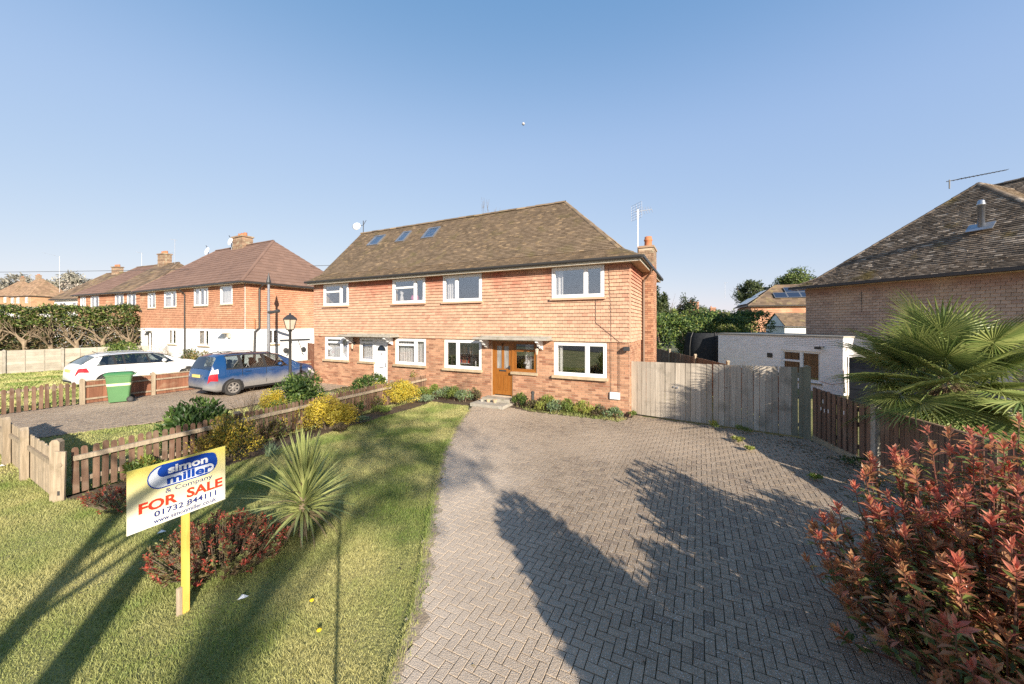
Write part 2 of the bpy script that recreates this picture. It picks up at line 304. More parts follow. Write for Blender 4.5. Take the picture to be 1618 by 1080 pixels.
def thing(name, label, cat, loc=(0, 0, 0), rz=0., group=None):
    o = bpy.data.objects.new(name, None); C.objects.link(o); o.empty_display_size = .2
    o.location = loc; o.rotation_euler = (0, 0, rz); tag(o, label, cat, group); return o
def stuff(o): o['kind'] = 'stuff'; return o
def TR(x=0, y=0, z=0, rz=0): return Matrix.Translation((x, y, z)) @ Matrix.Rotation(rz, 4, 'Z')
def scatter(name, TV, TF, P, A, N, L, Wd, mats, parent=None, mi=None, smooth=False):
    """copies of a leaf template: y axis along A, normal near N, scaled (Wd, L, L)"""
    P = np.asarray(P, float); A = np.asarray(A, float); N = np.asarray(N, float); n = len(P)
    A = A/np.linalg.norm(A, axis=1, keepdims=True); X = np.cross(A, N); X /= np.linalg.norm(X, axis=1, keepdims=True)+1e-9; Z = np.cross(X, A)
    TV = np.asarray(TV, float); L = np.broadcast_to(L, n); Wd = np.broadcast_to(Wd, n)
    V = P[:, None]+X[:, None]*(TV[None, :, 0:1]*Wd[:, None, None])+A[:, None]*(TV[None, :, 1:2]*L[:, None, None])+Z[:, None]*(TV[None, :, 2:3]*L[:, None, None])
    nv = len(TV); V = V.reshape(-1, 3)
    fl = np.concatenate([np.array(f) for f in TF]); tot = np.array([len(f) for f in TF])
    loops = (fl[None]+np.arange(n)[:, None]*nv).ravel(); tots = np.tile(tot, n); st = np.concatenate([[0], np.cumsum(tots)[:-1]])
    me = bpy.data.meshes.new(name); me.vertices.add(len(V)); me.vertices.foreach_set('co', V.ravel())
    me.loops.add(len(loops)); me.loops.foreach_set('vertex_index', loops.astype(np.int32))
    me.polygons.add(len(tots)); me.polygons.foreach_set('loop_start', st.astype(np.int32)); me.polygons.foreach_set('loop_total', tots.astype(np.int32))
    for m in (mats if isinstance(mats, (list, tuple)) else [mats]): me.materials.append(m)
    if mi is not None: me.polygons.foreach_set('material_index', np.repeat(mi, len(TF)).astype(np.int32))
    if smooth: me.polygons.foreach_set('use_smooth', np.ones(len(tots), bool))
    me.update(calc_edges=True)
    return stuff(link(name, me, parent))
LEAF2 = ([(0, 0, 0), (-.5, .5, .1), (0, 1, -.05), (.5, .5, .1)], [(0, 3, 2), (0, 2, 1)])
BLADE = ([(-.5, 0, 0), (.5, 0, 0), (0, 1, .25)], [(0, 1, 2)])
ELL = ([(0, 0, 0), (-.36, .28, .05), (0, .3, 0), (.36, .28, .05), (-.5, .58, .05), (0, .6, -.02), (.5, .58, .05), (0, 1, -.1)],
       [(0, 2, 1), (0, 3, 2), (1, 2, 5, 4), (2, 3, 6, 5), (4, 5, 7), (5, 6, 7)])
def rdir(n):
    v = rng.normal(size=(n, 3)); return v/np.linalg.norm(v, axis=1, keepdims=True)
def shrub(name, label, cat, loc, rx, ry, h, n, L, Wd, mats, group=None, base=.08, clumps=16, wts=None, up=.35, stems=5, ang=0., cr=(.22, .42), tmpl=LEAF2, stemmat='bark'):
    t = thing(name, label, cat, loc, ang, group)
    k = clumps; cd = rdir(k); cd[:, 2] = np.abs(cd[:, 2])*1.1-.25
    cen = cd*rng.uniform(.45, .78, (k, 1)); rad = rng.uniform(cr[0], cr[1], k)
    ci = rng.integers(0, k, n); d = rdir(n)
    pos = cen[ci]+d*(rad[ci]*rng.uniform(.35, 1, n)**.5)[:, None]
    zz = (pos[:, 2]+.35)/1.35
    ok = zz > .0; pos = pos[ok]; d = d[ok]; zz = zz[ok]; n2 = len(pos)
    P = np.stack([pos[:, 0]*rx, pos[:, 1]*ry, base+np.clip(zz, 0, 1.3)*(h-base)], 1)
    A = d*.6+rdir(n2)*.7+np.array([0, 0, up]); N = d+rdir(n2)*.5+np.array([0, 0, .3])
    mats = mats if isinstance(mats, list) else [mats]
    mi = None
    if len(mats) > 1: mi = rng.choice(len(mats), n2, p=wts)
    scatter('foliage', *tmpl, P, A, N, rng.uniform(.7, 1.25, n2)*L, rng.uniform(.7, 1.2, n2)*Wd, mats, t, mi)
    for i in range(stems):
        c = cen[i % k]; e = Vector((c[0]*rx, c[1]*ry, base+(c[2]+.35)/1.35*(h-base)))
        b = Vector((c[0]*rx*.15, c[1]*ry*.15, -.02))
        MB().tube([b, b.lerp(e, .5)+Vector((0, 0, h*.08)), e], [.022*h+.004, .014*h+.003, .004], 5).build('stem', mt[stemmat], t)
    return t
def branch(mb, p, d, L, r, lev, mi=0, spread=.6, upb=.25, nseg=4, tips=None, kmin=2, kmax=3, rmin=.006):
    pts = [p]; rad = [r]; q = p.copy(); dd = d.copy()
    for i in range(nseg):
        dd = (dd+Vector((random.uniform(-1, 1), random.uniform(-1, 1), random.uniform(-1, 1)))*.16+Vector((0, 0, upb*.12))).normalized()
        q = q+dd*(L/nseg); pts.append(q.copy()); rad.append(max(r*(1-.45*(i+1)/nseg), rmin*.6))
    mb.tube(pts, rad, 7 if r > .05 else (5 if r > .015 else 3), mi, cap=False)
    if lev <= 0:
        if tips is not None: tips.append((q, dd))
        return
    for k in range(random.randint(kmin, kmax)):
        a = (dd+Vector((random.uniform(-1, 1), random.uniform(-1, 1), random.uniform(-.6, 1)))*spread).normalized()
        i = random.randint(max(1, nseg-2), nseg)
        branch(mb, pts[i], a, L*random.uniform(.6, .8), max(rad[i]*random.uniform(.55, .75), rmin), lev-1, mi, spread, upb, nseg, tips, kmin, kmax, rmin)
def inpoly(x, y, poly):
    r = np.zeros(len(x), bool); n = len(poly)
    for i in range(n):
        x0, y0 = poly[i]; x1, y1 = poly[(i+1) % n]
        if y0 == y1: continue
        c = ((y0 > y) != (y1 > y)) & (x < (x1-x0)*(y-y0)/(y1-y0)+x0); r ^= c
    return r
def pip(p, poly): return bool(inpoly(np.array([p[0]]), np.array([p[1]]), poly)[0])
def sheet(name, poly, z, mat, kind='structure', parent=None):
    me = bpy.data.meshes.new(name); me.from_pydata([(x, y, z) for x, y in poly], [], [tuple(range(len(poly)))]); me.materials.append(mat)
    o = link(name, me, parent)
    if kind: o['kind'] = kind
    return o
# ------------------------------------------------------------------ wall / window / tile builders (2D wall frame: s along wall, y inward, z up)
def wall_cells(mb, T, L, z0, z1, ops, t=.25, y=0., mi=0):
    xs = sorted({0, L, *[v for o in ops for v in (max(0, min(L, o[0])), max(0, min(L, o[1])))]}); zs = sorted({z0, z1, *[v for o in ops for v in (max(z0, min(z1, o[2])), max(z0, min(z1, o[3])))]})
    for j in range(len(zs)-1):
        run = None
        for i in range(len(xs)-1):
            cx, cz = (xs[i]+xs[i+1])/2, (zs[j]+zs[j+1])/2
            solid = not any(o[0] < cx < o[1] and o[2] < cz < o[3] for o in ops)
            if solid: run = (run[0] if run else xs[i], xs[i+1])
            if (not solid or i == len(xs)-2) and run:
                mb.box(run[0], run[1], y, y+t, zs[j], zs[j+1], mi, T); run = None
def clip_rects(s0, s1, z0, z1, ops, tol=.012):
    """the pieces of a rectangle row that stay outside the openings (split in s; full-height test)"""
    segs = [(s0, s1)]
    for o in ops:
        if z0 < o[3]-.02 and z1 > o[2]+.02:
            ns = []
            for a, b in segs:
                if o[0]-tol > a: ns.append((a, min(b, o[0]-tol)))
                if o[1]+tol < b: ns.append((max(a, o[1]+tol), b))
            segs = [q for q in ns if q[1]-q[0] > .02]
    return segs
def pieces(parent, root_mw, T, L, z0, z1, ops, pw, ph, gap, kind, name, mat, nind, sub='cladding', bond=True, start=0.):
    """bricks (kind 'b') or hung tiles (kind 't'): the nearest nind as objects, the rest one joined part"""
    rows = int(round((z1-z0)/ph)); full = []; rest = MB()
    if kind == 't': bk = MB(); wall_cells(bk, T, L, z0, z1, ops, .004, -.006); bk.build('underlay', mt['felt'], parent)
    def shape(w_):
        if kind == 'b': return MB().box(gap/2, w_-gap/2, -.008, .02, gap/2, ph-gap/2)
        m_ = MB(); t_ = .034
        m_.add([(gap/2, -.046, 0), (w_-gap/2, -.046, 0), (w_-gap/2, -.012, ph*1.05), (gap/2, -.012, ph*1.05), (gap/2, -.046+t_, 0), (w_-gap/2, -.046+t_, 0)],
               [(0, 1, 2, 3), (1, 0, 4, 5), (0, 3, 4), (1, 5, 2)]); return m_
    for r in range(rows):
        za = z0+r*ph; off = (pw/2 if (r % 2 and bond) else 0)+start
        x = -off
        while x < L-1e-4:
            a, b = max(0, x), min(L, x+pw)
            for s0, s1 in clip_rects(a, b, za, za+ph, ops):
                if s1-s0 > pw-1e-3: full.append((s0, za))
                elif s1-s0 > gap+.01: rest.add(*_vf(shape(s1-s0)), 0, T @ Matrix.Translation((s0, 0, za)))
            x += pw
    MW = root_mw @ T
    full.sort(key=lambda q: (MW @ Vector((q[0], 0, q[1]))-CAM).length)
    me = shape(pw).mesh(name, mat)
    for i, (s0, za) in enumerate(full):
        jit = random.uniform(-.004, .003)
        Q = T @ Matrix.Translation((s0+random.uniform(-.001, .001), jit if kind == 'b' else jit*.8, za+random.uniform(-.003, .003) if kind == 't' else za)) @ Matrix.Rotation(random.gauss(0, .008) if kind == 't' else 0, 4, 'Y')
        if i < nind: link(name, me, parent, Q)
        else: rest.add(*_vf(shape(pw)), 0, Q)
    if rest.v: stuff(rest.build(sub, mat, parent))
def _vf(m): return m.v, m.f
def window(parent, T, x0, x1, z0, z1, mull=(), trans=None, fm=None, y=.02, fw=.06, sill=None, sillm=None, glass=None, name='window', curtain=None, sillw=.1, inner=True, fd=.075):
    """outer frame, mullions, panes as sub-parts of one window part"""
    fm = fm or mt['white']; glass = glass or mt['glass']
    f = MB(); ya, yb = y, y+fd
    f.box(x0, x0+fw, ya, yb, z0, z1, 0, T); f.box(x1-fw, x1, ya, yb, z0, z1, 0, T)
    f.box(x0+fw, x1-fw, ya, yb, z0, z0+fw*1.2, 0, T); f.box(x0+fw, x1-fw, ya, yb, z1-fw, z1, 0, T)
    cuts = [x0+fw*.7]+[x0+(x1-x0)*m for m in mull]+[x1-fw*.7]
    for c in cuts[1:-1]: f.box(c-fw*.55, c+fw*.55, ya-.004, yb+.002, z0+fw*1.2, z1-fw, 0, T)
    panes = []
    for i in range(len(cuts)-1):
        a, b = cuts[i]+fw*.3, cuts[i+1]-fw*.3
        if trans and i in trans:
            zt = z1-(z1-z0)*trans[i]
            f.box(a+.01, b-.01, ya-.002, yb-.003, zt-fw*.5, zt+fw*.5, 0, T)
            panes += [(a, b, z0+fw, zt), (a, b, zt, z1-fw)]
        else: panes.append((a, b, z0+fw, z1-fw))
        if inner:      # opening sash rim
            for q in (panes[-2:] if trans and i in trans else panes[-1:]):
                s = fw*.55; A_, B_, Z0, Z1 = q[0]+fw*.3, q[1]-fw*.3, q[2]+fw*.25, q[3]-.003
                yy = ya+.012
                f.box(A_, A_+s, yy, yb-.01, Z0, Z1, 0, T); f.box(B_-s, B_, yy, yb-.01, Z0, Z1, 0, T)
                f.box(A_+s, B_-s, yy, yb-.01, Z0, Z0+s, 0, T); f.box(A_+s, B_-s, yy, yb-.01, Z1-s, Z1, 0, T)
    w = f.build(name, fm, parent)
    for a, b, c, d in panes: MB().box(a, b, ya+.035, ya+.041, c, d, 0, T).build('pane', glass, w)
    if sill: MB().box(x0-.05, x1+.05, y-sillw, y+.02, z0-sill, z0-.002, 0, T).build('sill', sillm or mt['stone'], w)
    for cu in (curtain or []):
        c0, c1 = x0+(x1-x0)*cu[0], x0+(x1-x0)*cu[1]; m = MB(); n = max(6, int((c1-c0)/.03)); vs = []; 
        for i in range(n+1):
            x = c0+(c1-c0)*i/n; yy = y+fd+.09+.028*math.sin(i*1.5+random.uniform(-.5, .5)); vs += [(x, yy, z0+.03), (x, yy, z1-.04)]
        m.add(vs, [(2*i, 2*i+2, 2*i+3, 2*i+1) for i in range(n)], 0, T); m.build('curtain', mt['curtain'], w)
    return w
def slope(mb, P00, P10, P11, P01, gauge, tw, th=.014, jit=.006, wob=0.):
    P00, P10, P11, P01 = map(Vector, (P00, P10, P11, P01))
    up = ((P01+P11)/2-(P00+P10)/2); n = max(1, int(up.length/gauge+.5))
    e = (P10-P00).normalized(); nr = e.cross(up).normalized()
    for r in range(n):
        f0, f1 = r/n, min(1., (r+1.15)/n)
        L0, R0, L1, R1 = P00.lerp(P01, f0), P10.lerp(P11, f0), P00.lerp(P01, f1), P10.lerp(P11, f1)
        a, b = (L0-P00).dot(e), (R0-P00).dot(e); a1, b1 = (L1-P00).dot(e), (R1-P00).dot(e)
        x = (math.floor(a/tw)-.5*(r % 2))*tw
        O = P00+(L0-P00)-e*a; O1 = P00+(L1-P00)-e*a1
        while x < b:
            s0, s1 = max(a, x+.0015), min(b, x+tw-.0015); x += tw
            if s1-s0 < .015: continue
            t0, t1 = max(a1, min(b1, s0)), max(a1, min(b1, s1))
            if t1-t0 < .005: t0 = t1 = (t0+t1)/2; t1 += .004
            j = random.uniform(-jit, jit); h0 = th*1.7+random.uniform(0, jit*1.6); h2 = th*1.7+random.uniform(0, jit*1.6)
            d = up.normalized()*j
            bl, br = O+e*s0+d+nr*h0, O+e*s1+d+nr*h2; tl, tr = O1+e*t0+nr*(th*.4), O1+e*t1+nr*(th*.4)
            mb.add([bl, br, tr, tl, bl-nr*h0, br-nr*h2], [(0, 1, 2, 3), (4, 5, 1, 0), (0, 3, 4), (1, 5, 2)])
def ridge_caps(parent, A, B, mat, r=.11, Lc=.42, nmax=60):
    A, B = Vector(A), Vector(B); d = B-A; n = max(1, int(d.length/Lc)); Lc = d.length/n
    m = MB(); vs = []
    for e, rr in ((0, r), (Lc*1.04, r*.93)):
        vs += [(e, rr*math.cos(math.pi*j/6), rr*math.sin(math.pi*j/6)*.8-.04) for j in range(7)]
    m.add(vs, [(j, j+1, 8+j, 7+j) for j in range(6)]+[tuple(range(6, -1, -1))]); me = m.mesh('ridge_tile', mat)
    dn = d.normalized(); q = dn.to_track_quat('X', 'Z').to_matrix().to_4x4()
    for i in range(n):
        link('ridge_tile', me, parent, Matrix.Translation(A+dn*Lc*i+Vector((0, 0, random.uniform(-.006, .01)))) @ q)
# ================================================================== THE SETTING
HX, HY, HA = 3.567, 11.219, math.atan2(-.4506, .8927)      # right front corner of the main pair; local x along the facade, local y in depth
ex, ey = Vector((.8927, -.4506, 0)), Vector((.4506, .8927, 0))
def hw(x, y): p = Vector((HX, HY, 0))+ex*x+ey*y; return (p.x, p.y)
def fence_x(Z): return 5.80+.155*Z                           # right boundary line
sheet('ground', [(-900, -60), (900, -60), (900, 1500), (-900, 1500)], -.03, mt['hill'])
# rising ground far to the left
m = MB(); nx, ny = 40, 30; 
for j in range(ny+1):
    for i in range(nx+1):
        x = -420+i*(400/nx); y = 30+j*(420/ny)
        d = max(0, math.hypot(x+30, (y-28)*.8)-38); z = 10*(1-math.exp(-d/110.))*min(1, max(0, (-x-40)/40))
        m.v.append((x, y, z-.06))
m.f = [(j*(nx+1)+i, j*(nx+1)+i+1, (j+1)*(nx+1)+i+1, (j+1)*(nx+1)+i) for j in range(ny) for i in range(nx)]; m.m = [0]*len(m.f)
m.build('hillside', mt['hill'], smooth=True)['kind'] = 'structure'
sheet('road', [(-60, -14), (60, -14), (60, -8), (-60, -8)], .0, mt['asphalt'])
LAWN = [(-20, -7.5), (-.85, -7.5), (-.9, 2.9), (-.9, 3.5), (-1.0, 4.22), (-1.2, 5.69), (-1.47, 7.88), (-1.5, 10.2), (-1.45, 12.1), hw(-5.2, -.95), hw(-6.9, -1.0), hw(-7.4, -1.2), (-7.1, 5.9), (-12.3, 8.6), (-20, 12.6)]
sheet('lawn', LAWN, -.004, mt['lawn'])
BED = [(-7.24, 5.9), (-6.5, 5.9), (-5.6, 7.3), (-4.9, 9.2), (-4.1, 10.8), (-3.0, 12.9), hw(-6.9, -.55), hw(-7.35, 0)]
sheet('flower_bed', BED, .004, mt['soil'])
sheet('wall_bed', [hw(-7.3, 0), hw(-7.3, -1.02), hw(-5.15, -.95), hw(-5.15, 0)], .008, mt['soil'])
sheet('wall_bed', [hw(-3.9, 0), hw(-3.9, -.62), hw(-2.9, -.85), hw(-.2, -.8), hw(0.05, -.3), hw(.05, 0)], .010, mt['soil'])
NLAWN = [(-7.3, 6.0), (-12.0, 8.4), (-11.4, 9.3), (-10.2, 10.4), (-9.0, 12.2), (-6.0, 18.2), hw(-7.5, 0)]
sheet('verge', NLAWN, -.002, mt['lawn'])
FARLAWN = [(-16.0, 11.6), (-45, 11.6), (-45, 27), (-24.0, 28.6), (-9.5, 24.9)]
sheet('far_lawn', FARLAWN, -.003, mt['lawn'])
sheet('side_garden', [hw(.1, 0), (7.2, 9.05), (7.6, 13), (8.3, 22), (9, 34), (-4, 34), hw(.1, 6)], -.006, mt['lawn'])
sheet('neighbour_garden', [(5.9, .4), (30, .4), (30, 40), (9.05, 34), (8.35, 22), (7.65, 13), (7.25, 9.1)], -.008, mt['lawn'])
# ---- block-paved drives
def herringbone(name, poly, indiv, a=.087, top=.022, label=None):
    bed = sheet(name, poly, .006, mt['sand'])
    ps = np.array(poly); loc = [((Vector((x, y, 0))-Vector((HX, HY, 0))).dot(ex), (Vector((x, y, 0))-Vector((HX, HY, 0))).dot(ey)) for x, y in poly]
    lx = [p[0] for p in loc]; ly = [p[1] for p in loc]
    i0, i1, j0, j1 = int(min(lx)/a)-2, int(max(lx)/a)+2, int(min(ly)/a)-2, int(max(ly)/a)+2
    c = []; g = .0040
    for i in range(i0, i1):
        for j in range(j0, j1):
            k = (i-j) % 4
            if k == 0: c.append(((i+1)*a, (j+.5)*a, 0))
            elif k == 3: c.append(((i+.5)*a, (j+1)*a, 1))
    c = np.array(c); W = np.array([HX, HY])+c[:, :1]*np.array([[ex.x, ex.y]])+c[:, 1:2]*np.array([[ey.x, ey.y]])
    keep = inpoly(W[:, 0], W[:, 1], poly); c, W = c[keep], W[keep]
    vis = (W[:, 1] > 2.6) & (np.abs(W[:, 0]) < 1.42*W[:, 1])
    if name == 'driveway': vis &= ~((W[:, 0] > 1.9) & (W[:, 1] < 3.4))
    order = np.argsort(np.where(vis, W[:, 1], 1e3+W[:, 1]))
    def pv():
        m_ = MB(); x, y, t = a-g, a/2-g, top; b = .0028
        m_.add([(-x, -y, 0), (x, -y, 0), (x, y, 0), (-x, y, 0), (-x, -y, t-b*.7), (x, -y, t-b*.7), (x, y, t-b*.7), (-x, y, t-b*.7), (-x+b, -y+b, t), (x-b, -y+b, t), (x-b, y-b, t), (-x+b, y-b, t)],
               [(0, 1, 5, 4), (1, 2, 6, 5), (2, 3, 7, 6), (3, 0, 4, 7), (4, 5, 9, 8), (5, 6, 10, 9), (6, 7, 11, 10), (7, 4, 8, 11), (8, 9, 10, 11)]); return m_
    base = pv(); me = base.mesh('paver', mt['paver']); rest = MB()
    for q, i in enumerate(order):
        T = Matrix.Translation((W[i, 0], W[i, 1], random.uniform(-.0035, .0025))) @ Matrix.Rotation(HA+c[i, 2]*math.pi/2+random.gauss(0, .007), 4, 'Z') @ Matrix.Rotation(random.gauss(0, .006), 4, 'X') @ Matrix.Rotation(random.gauss(0, .004), 4, 'Y')
        if q < indiv: link('paver', me, bed, T)
        else: rest.add(base.v, base.f, 0, T)
    stuff(rest.build('paver_field', mt['paver'], bed)); return bed
DRIVE = [(-.9, -7.0), (-.93, 2.9), (-.92, 3.5), (-1.0, 4.22), (-1.2, 5.69), (-1.47, 7.88), (-1.5, 10.2), (-1.4, 12.0), hw(-5.0, -.97), hw(-3.85, -.97), hw(-3.8, -.62), hw(-2.9, -.85), hw(-.2, -.8), hw(.0, -.42), (3.75, 11.3), (7.12, 8.95), (fence_x(8.6)-.02, 8.6), (fence_x(7)-.1, 7), (fence_x(0)-.1, 0), (fence_x(-7), -7)]
herringbone('driveway', DRIVE, 300)
NDRIVE = [(-12.0, 8.5), (-17.3, 9.2), (-15.75, 11.55), (-9.8, 23.5), (-6.5, 18.8), (-9.2, 12.4), (-10.3, 10.4), (-11.4, 9.3)]
herringbone('neighbour_drive', NDRIVE, 120)
# ---- grass blades
def blades(name, poly, dens, Lr=(.03, .065), Wd=.007, mat='grass', avoid=(), box=None, parent=None, kf=4.5):
    xs = [p[0] for p in poly]; ys = [p[1] for p in poly]
    x0, x1, y0, y1 = box or (min(xs), max(xs), min(ys), max(ys))
    n = int((x1-x0)*(y1-y0)*dens); x = rng.uniform(x0, x1, n); y = rng.uniform(y0, y1, n)
    k = inpoly(x, y, poly) & (np.abs(x) < 1.5*y+1.0)
    for a in avoid: k &= ~inpoly(x, y, a)
    k &= rng.uniform(0, 1, n) < np.clip(kf/np.maximum(y, .1), .12, 1)
    x, y = x[k], y[k]; n = len(x); f = np.clip(y/5, 1, 3)
    A = np.stack([rng.normal(0, .55, n), rng.normal(0, .55, n), np.ones(n)], 1)
    return scatter(name, *BLADE, np.stack([x, y, np.full(n, -.006)], 1), A, rdir(n), rng.uniform(*Lr, n)*(1+.45*np.sin(x*3.1+1.7*np.sin(y*2.3))*np.sin(y*2.7+x*.8)), Wd*f*rng.uniform(.7, 1.3, n), lf[mat], parent)
blades('grass', LAWN, 9000, avoid=[BED], box=(-9, -.8, 2.4, 13.5), Lr=(.02, .05), Wd=.006)
blades('grass', LAWN, 2500, avoid=[BED], box=(-19, -9, 5, 12.5), Wd=.012)
blades('grass', NLAWN, 2500, Wd=.01)
blades('grass', FARLAWN, 260, Wd=.03, Lr=(.05, .1), kf=20)
mt['dust'] = M('sandy_soil', (.36, .29, .21), (.26, .20, .14), ns=5, bump=.8, bs=40, c4=(.42, .35, .26), s4=60)
def edge_strip(pts, wl_, wr_, z):
    L_, R_ = [], []; dense = []
    for (xa, ya), (xb, yb) in zip(pts[:-1], pts[1:]):
        k_ = max(2, int(math.hypot(xb-xa, yb-ya)/.07)); dense += [(xa+(xb-xa)*i/k_, ya+(yb-ya)*i/k_) for i in range(k_)]
    for i, (x, y) in enumerate(dense): L_.append((x-wl_*random.uniform(.6, 1.2), y)); R_.append((x+wr_*(.35+.65*math.sin(i*.31)**2)*random.uniform(.5, 1.25), y))
    m_ = MB(); n_ = len(dense); m_.add([(x, y, z) for x, y in L_]+[(x, y, z-.003) for x, y in R_], [(i, n_+i, n_+i+1, i+1) for i in range(n_-1)]); o_ = m_.build('soil_edge', mt['dust']); o_['kind'] = 'structure'; return o_
edge_strip([(-.93, 2.3), (-.93, 2.9), (-.92, 3.5), (-1.0, 4.22), (-1.2, 5.69), (-1.47, 7.88), (-1.5, 10.2), (-1.4, 12.0)], .05, .13, .027)
# ragged tufts along the drive edge and weeds in joints
ed = [(-.93, 2.7), (-.92, 3.5), (-1.0, 4.22), (-1.2, 5.69), (-1.47, 7.88), (-1.5, 10.2), (-1.4, 12.0)]
P = []
for (xa, ya), (xb, yb) in zip(ed[:-1], ed[1:]):
    n = int(math.hypot(xb-xa, yb-ya)*1500); t = rng.uniform(0, 1, n); P.append(np.stack([xa+(xb-xa)*t-.06+np.abs(rng.normal(0, .07, n))*(.4+.6*np.sin(t*23+ya)**2), ya+(yb-ya)*t, np.full(n, .0)], 1))
P = np.concatenate(P); n = len(P)
scatter('edge_grass', *BLADE, P, np.stack([rng.normal(0, .6, n), rng.normal(0, .6, n), np.ones(n)], 1), rdir(n), rng.uniform(.03, .08, n), .009*rng.uniform(.7, 1.4, n), lf['grass'])
# ================================================================== MAIN PAIR OF HOUSES
W, D = 14.66, 5.75
H = thing('semi_detached_houses', 'nearest pair of brick houses with tile-hung upper floor, brown roof and three rooflights', 'house', (HX, HY, 0), HA)
MW = Matrix.Translation((HX, HY, 0)) @ Matrix.Rotation(HA, 4, 'Z')
TF = TR(-W, 0)                     # front wall frame: s = x+W
def fs(x): return x+W
up_ops = [(-13.92, -12.25, 3.66, 4.655), (-9.57, -7.85, 3.66, 4.655), (-6.96, -5.22, 3.66, 4.655), (-2.49, -.76, 3.66, 4.655)]
lo_ops = [(-13.87, -12.27, 1.17, 2.20), (-11.58, -10.69, 1.17, 2.20), (-10.69, -9.9, .2, 2.2), (-9.45, -7.84, 1.15, 2.2), (-6.92, -5.25, 1.12, 2.2), (-4.80, -3.97, .25, 2.2), (-3.97, -3.06, 1.14, 2.2), (-2.42, -.69, 1.12, 2.2)]
so_ = lambda ops: [(fs(a), fs(b), c, d) for a, b, c, d in ops]
UO, LO = so_(up_ops), so_(lo_ops)
core = MB()
wall_cells(core, TF, W, 0, 2.26, LO, .26); wall_cells(core, TF, W, 2.26, 4.7, UO, .26)
TS = TR(0, 0, 0, math.pi/2)        # right flank
wall_cells(core, TR(0, .26, 0, math.pi/2), D-.52, 0, 4.7, [], .26)
wall_cells(core, TR(-W, D-.26, 0, -math.pi/2), D-.52, 0, 4.7, [], .26); wall_cells(core, TR(0, D, 0, math.pi), W, 0, 4.7, [], .26)
core.build('wall', mt['mortar'], H)
g = MB(); g.add([(-W, .02, 4.7), (-W, D-.02, 4.7), (-W, 2.875, 7.7)], [(0, 1, 2)]); g.add([(-W+.2, .02, 4.7), (-W+.2, D-.02, 4.7), (-W+.2, 2.875, 7.7)], [(2, 1, 0)]); g.build('gable', mt['hung2'], H)
MB().box(-W+.27, -.27, .27, D-.27, 2.3, 2.45).build('floor_slab', mt['floor'], H)
MB().box(-W+.27, -.27, .27, D-.27, 4.66, 4.7).build('ceiling', mt['cream'], H)
MB().box(-W+.27, -.27, .27, D-.27, .02, .12).build('ground_floor', mt['floor'], H)
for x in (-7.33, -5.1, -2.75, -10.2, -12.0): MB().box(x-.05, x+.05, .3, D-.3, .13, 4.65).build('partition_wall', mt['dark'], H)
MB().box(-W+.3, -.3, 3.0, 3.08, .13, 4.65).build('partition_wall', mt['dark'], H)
pieces(H, MW, TF, W, 0, 2.25, LO, .225, .075, .011, 'b', 'brick', mt['brick'], 300, 'brickwork')
pieces(H, MW, TS, D, 0, 2.25, [], .225, .075, .011, 'b', 'brick', mt['brick'], 0, 'brickwork')
pieces(H, MW, TF, W, 2.25, 4.66, UO, .166, .1148, .007, 't', 'hung_tile', mt['hung'], 300, 'tile_hanging')
pieces(H, MW, TS, D, 2.25, 4.66, [], .166, .1148, .007, 't', 'hung_tile', mt['hung'], 0, 'tile_hanging')
MB().box(-.010, .034, -.034, -.002, 2.26, 4.64).build('corner_tiles', mt['hung'], H)
# roof
ze, zb, zr = 4.80, 5.20, 7.80
oe, ib, rd, hp = -.38, .35, 2.875, 3.0
rf = MB()
E0, E1, B0, B1, A0, A1 = (-W-.06, oe, ze), (-oe, oe, ze), (-W-.06, ib, zb), (-ib, ib, zb), (-W-.06, rd, zr), (-hp, rd, zr)
E2, B2 = (-oe, D-oe, ze), (-ib, D-ib, zb); E3, B3 = (-W-.06, D-oe, ze), (-W-.06, D-ib, zb)
rf.add([E0, E1, B1, B0], [(0, 1, 2, 3)]); rf.add([B0, B1, A1, A0], [(0, 1, 2, 3)])
rf.add([E1, E2, B2, B1], [(0, 1, 2, 3)]); rf.add([B1, B2, A1], [(0, 1, 2)])
rf.add([E2, E3, B3, B2], [(0, 1, 2, 3)]); rf.add([B2, B3, A0, A1], [(0, 1, 2, 3)])
roof = rf.build('roof', mt['felt'], H)
m = MB()
slope(m, E0, E1, B1, B0, .1, .165); slope(m, B0, B1, A1, A0, .1, .165)
slope(m, E1, E2, B2, B1, .1, .165); slope(m, B1, B2, A1, A1, .1, .165)
slope(m, E2, E3, B3, B2, .2, .33); slope(m, B2, B3, A0, A1, .2, .33)
stuff(m.build('roof_tiles', mt['roof'], roof))
ridge_caps(roof, A0, A1, mt['roof'], .12); ridge_caps(roof, E1, B1, mt['roof'], .09, .2); ridge_caps(roof, B1, A1, mt['roof'], .09, .25); ridge_caps(roof, E2, A1, mt['roof'], .09, .3)
MB().box(-W-.05, -oe-.02, oe+.03, oe+.05, 4.66, 4.785).box(-oe-.05, -oe-.03, oe+.05, D-oe, 4.66, 4.785).build('fascia', mt['cream'], H)
MB().box(-W-.04, -oe-.05, oe+.052, -.01, 4.665, 4.68).box(.012, -oe-.052, 0, D-oe, 4.665, 4.68).build('soffit', mt['soffit'], H)
gm = MB(); gp = [(-.055, .05), (-.05, -.005), (-.025, -.04), (.02, -.045), (.05, -.02), (.055, .05)]
vs = []; 
for x in (-W-.1, -oe+.02): vs += [(x, oe-.03+a, 4.765+b) for a, b in gp]
gm.add(vs, [(i, i+1, 7+i, 6+i) for i in range(5)]+[(0, 5, 4, 3, 2, 1), (6, 7, 8, 9, 10, 11)])
vs = []
for y in (oe-.06, D-oe): vs += [(-oe+.03+a, y, 4.765+b) for a, b in gp]
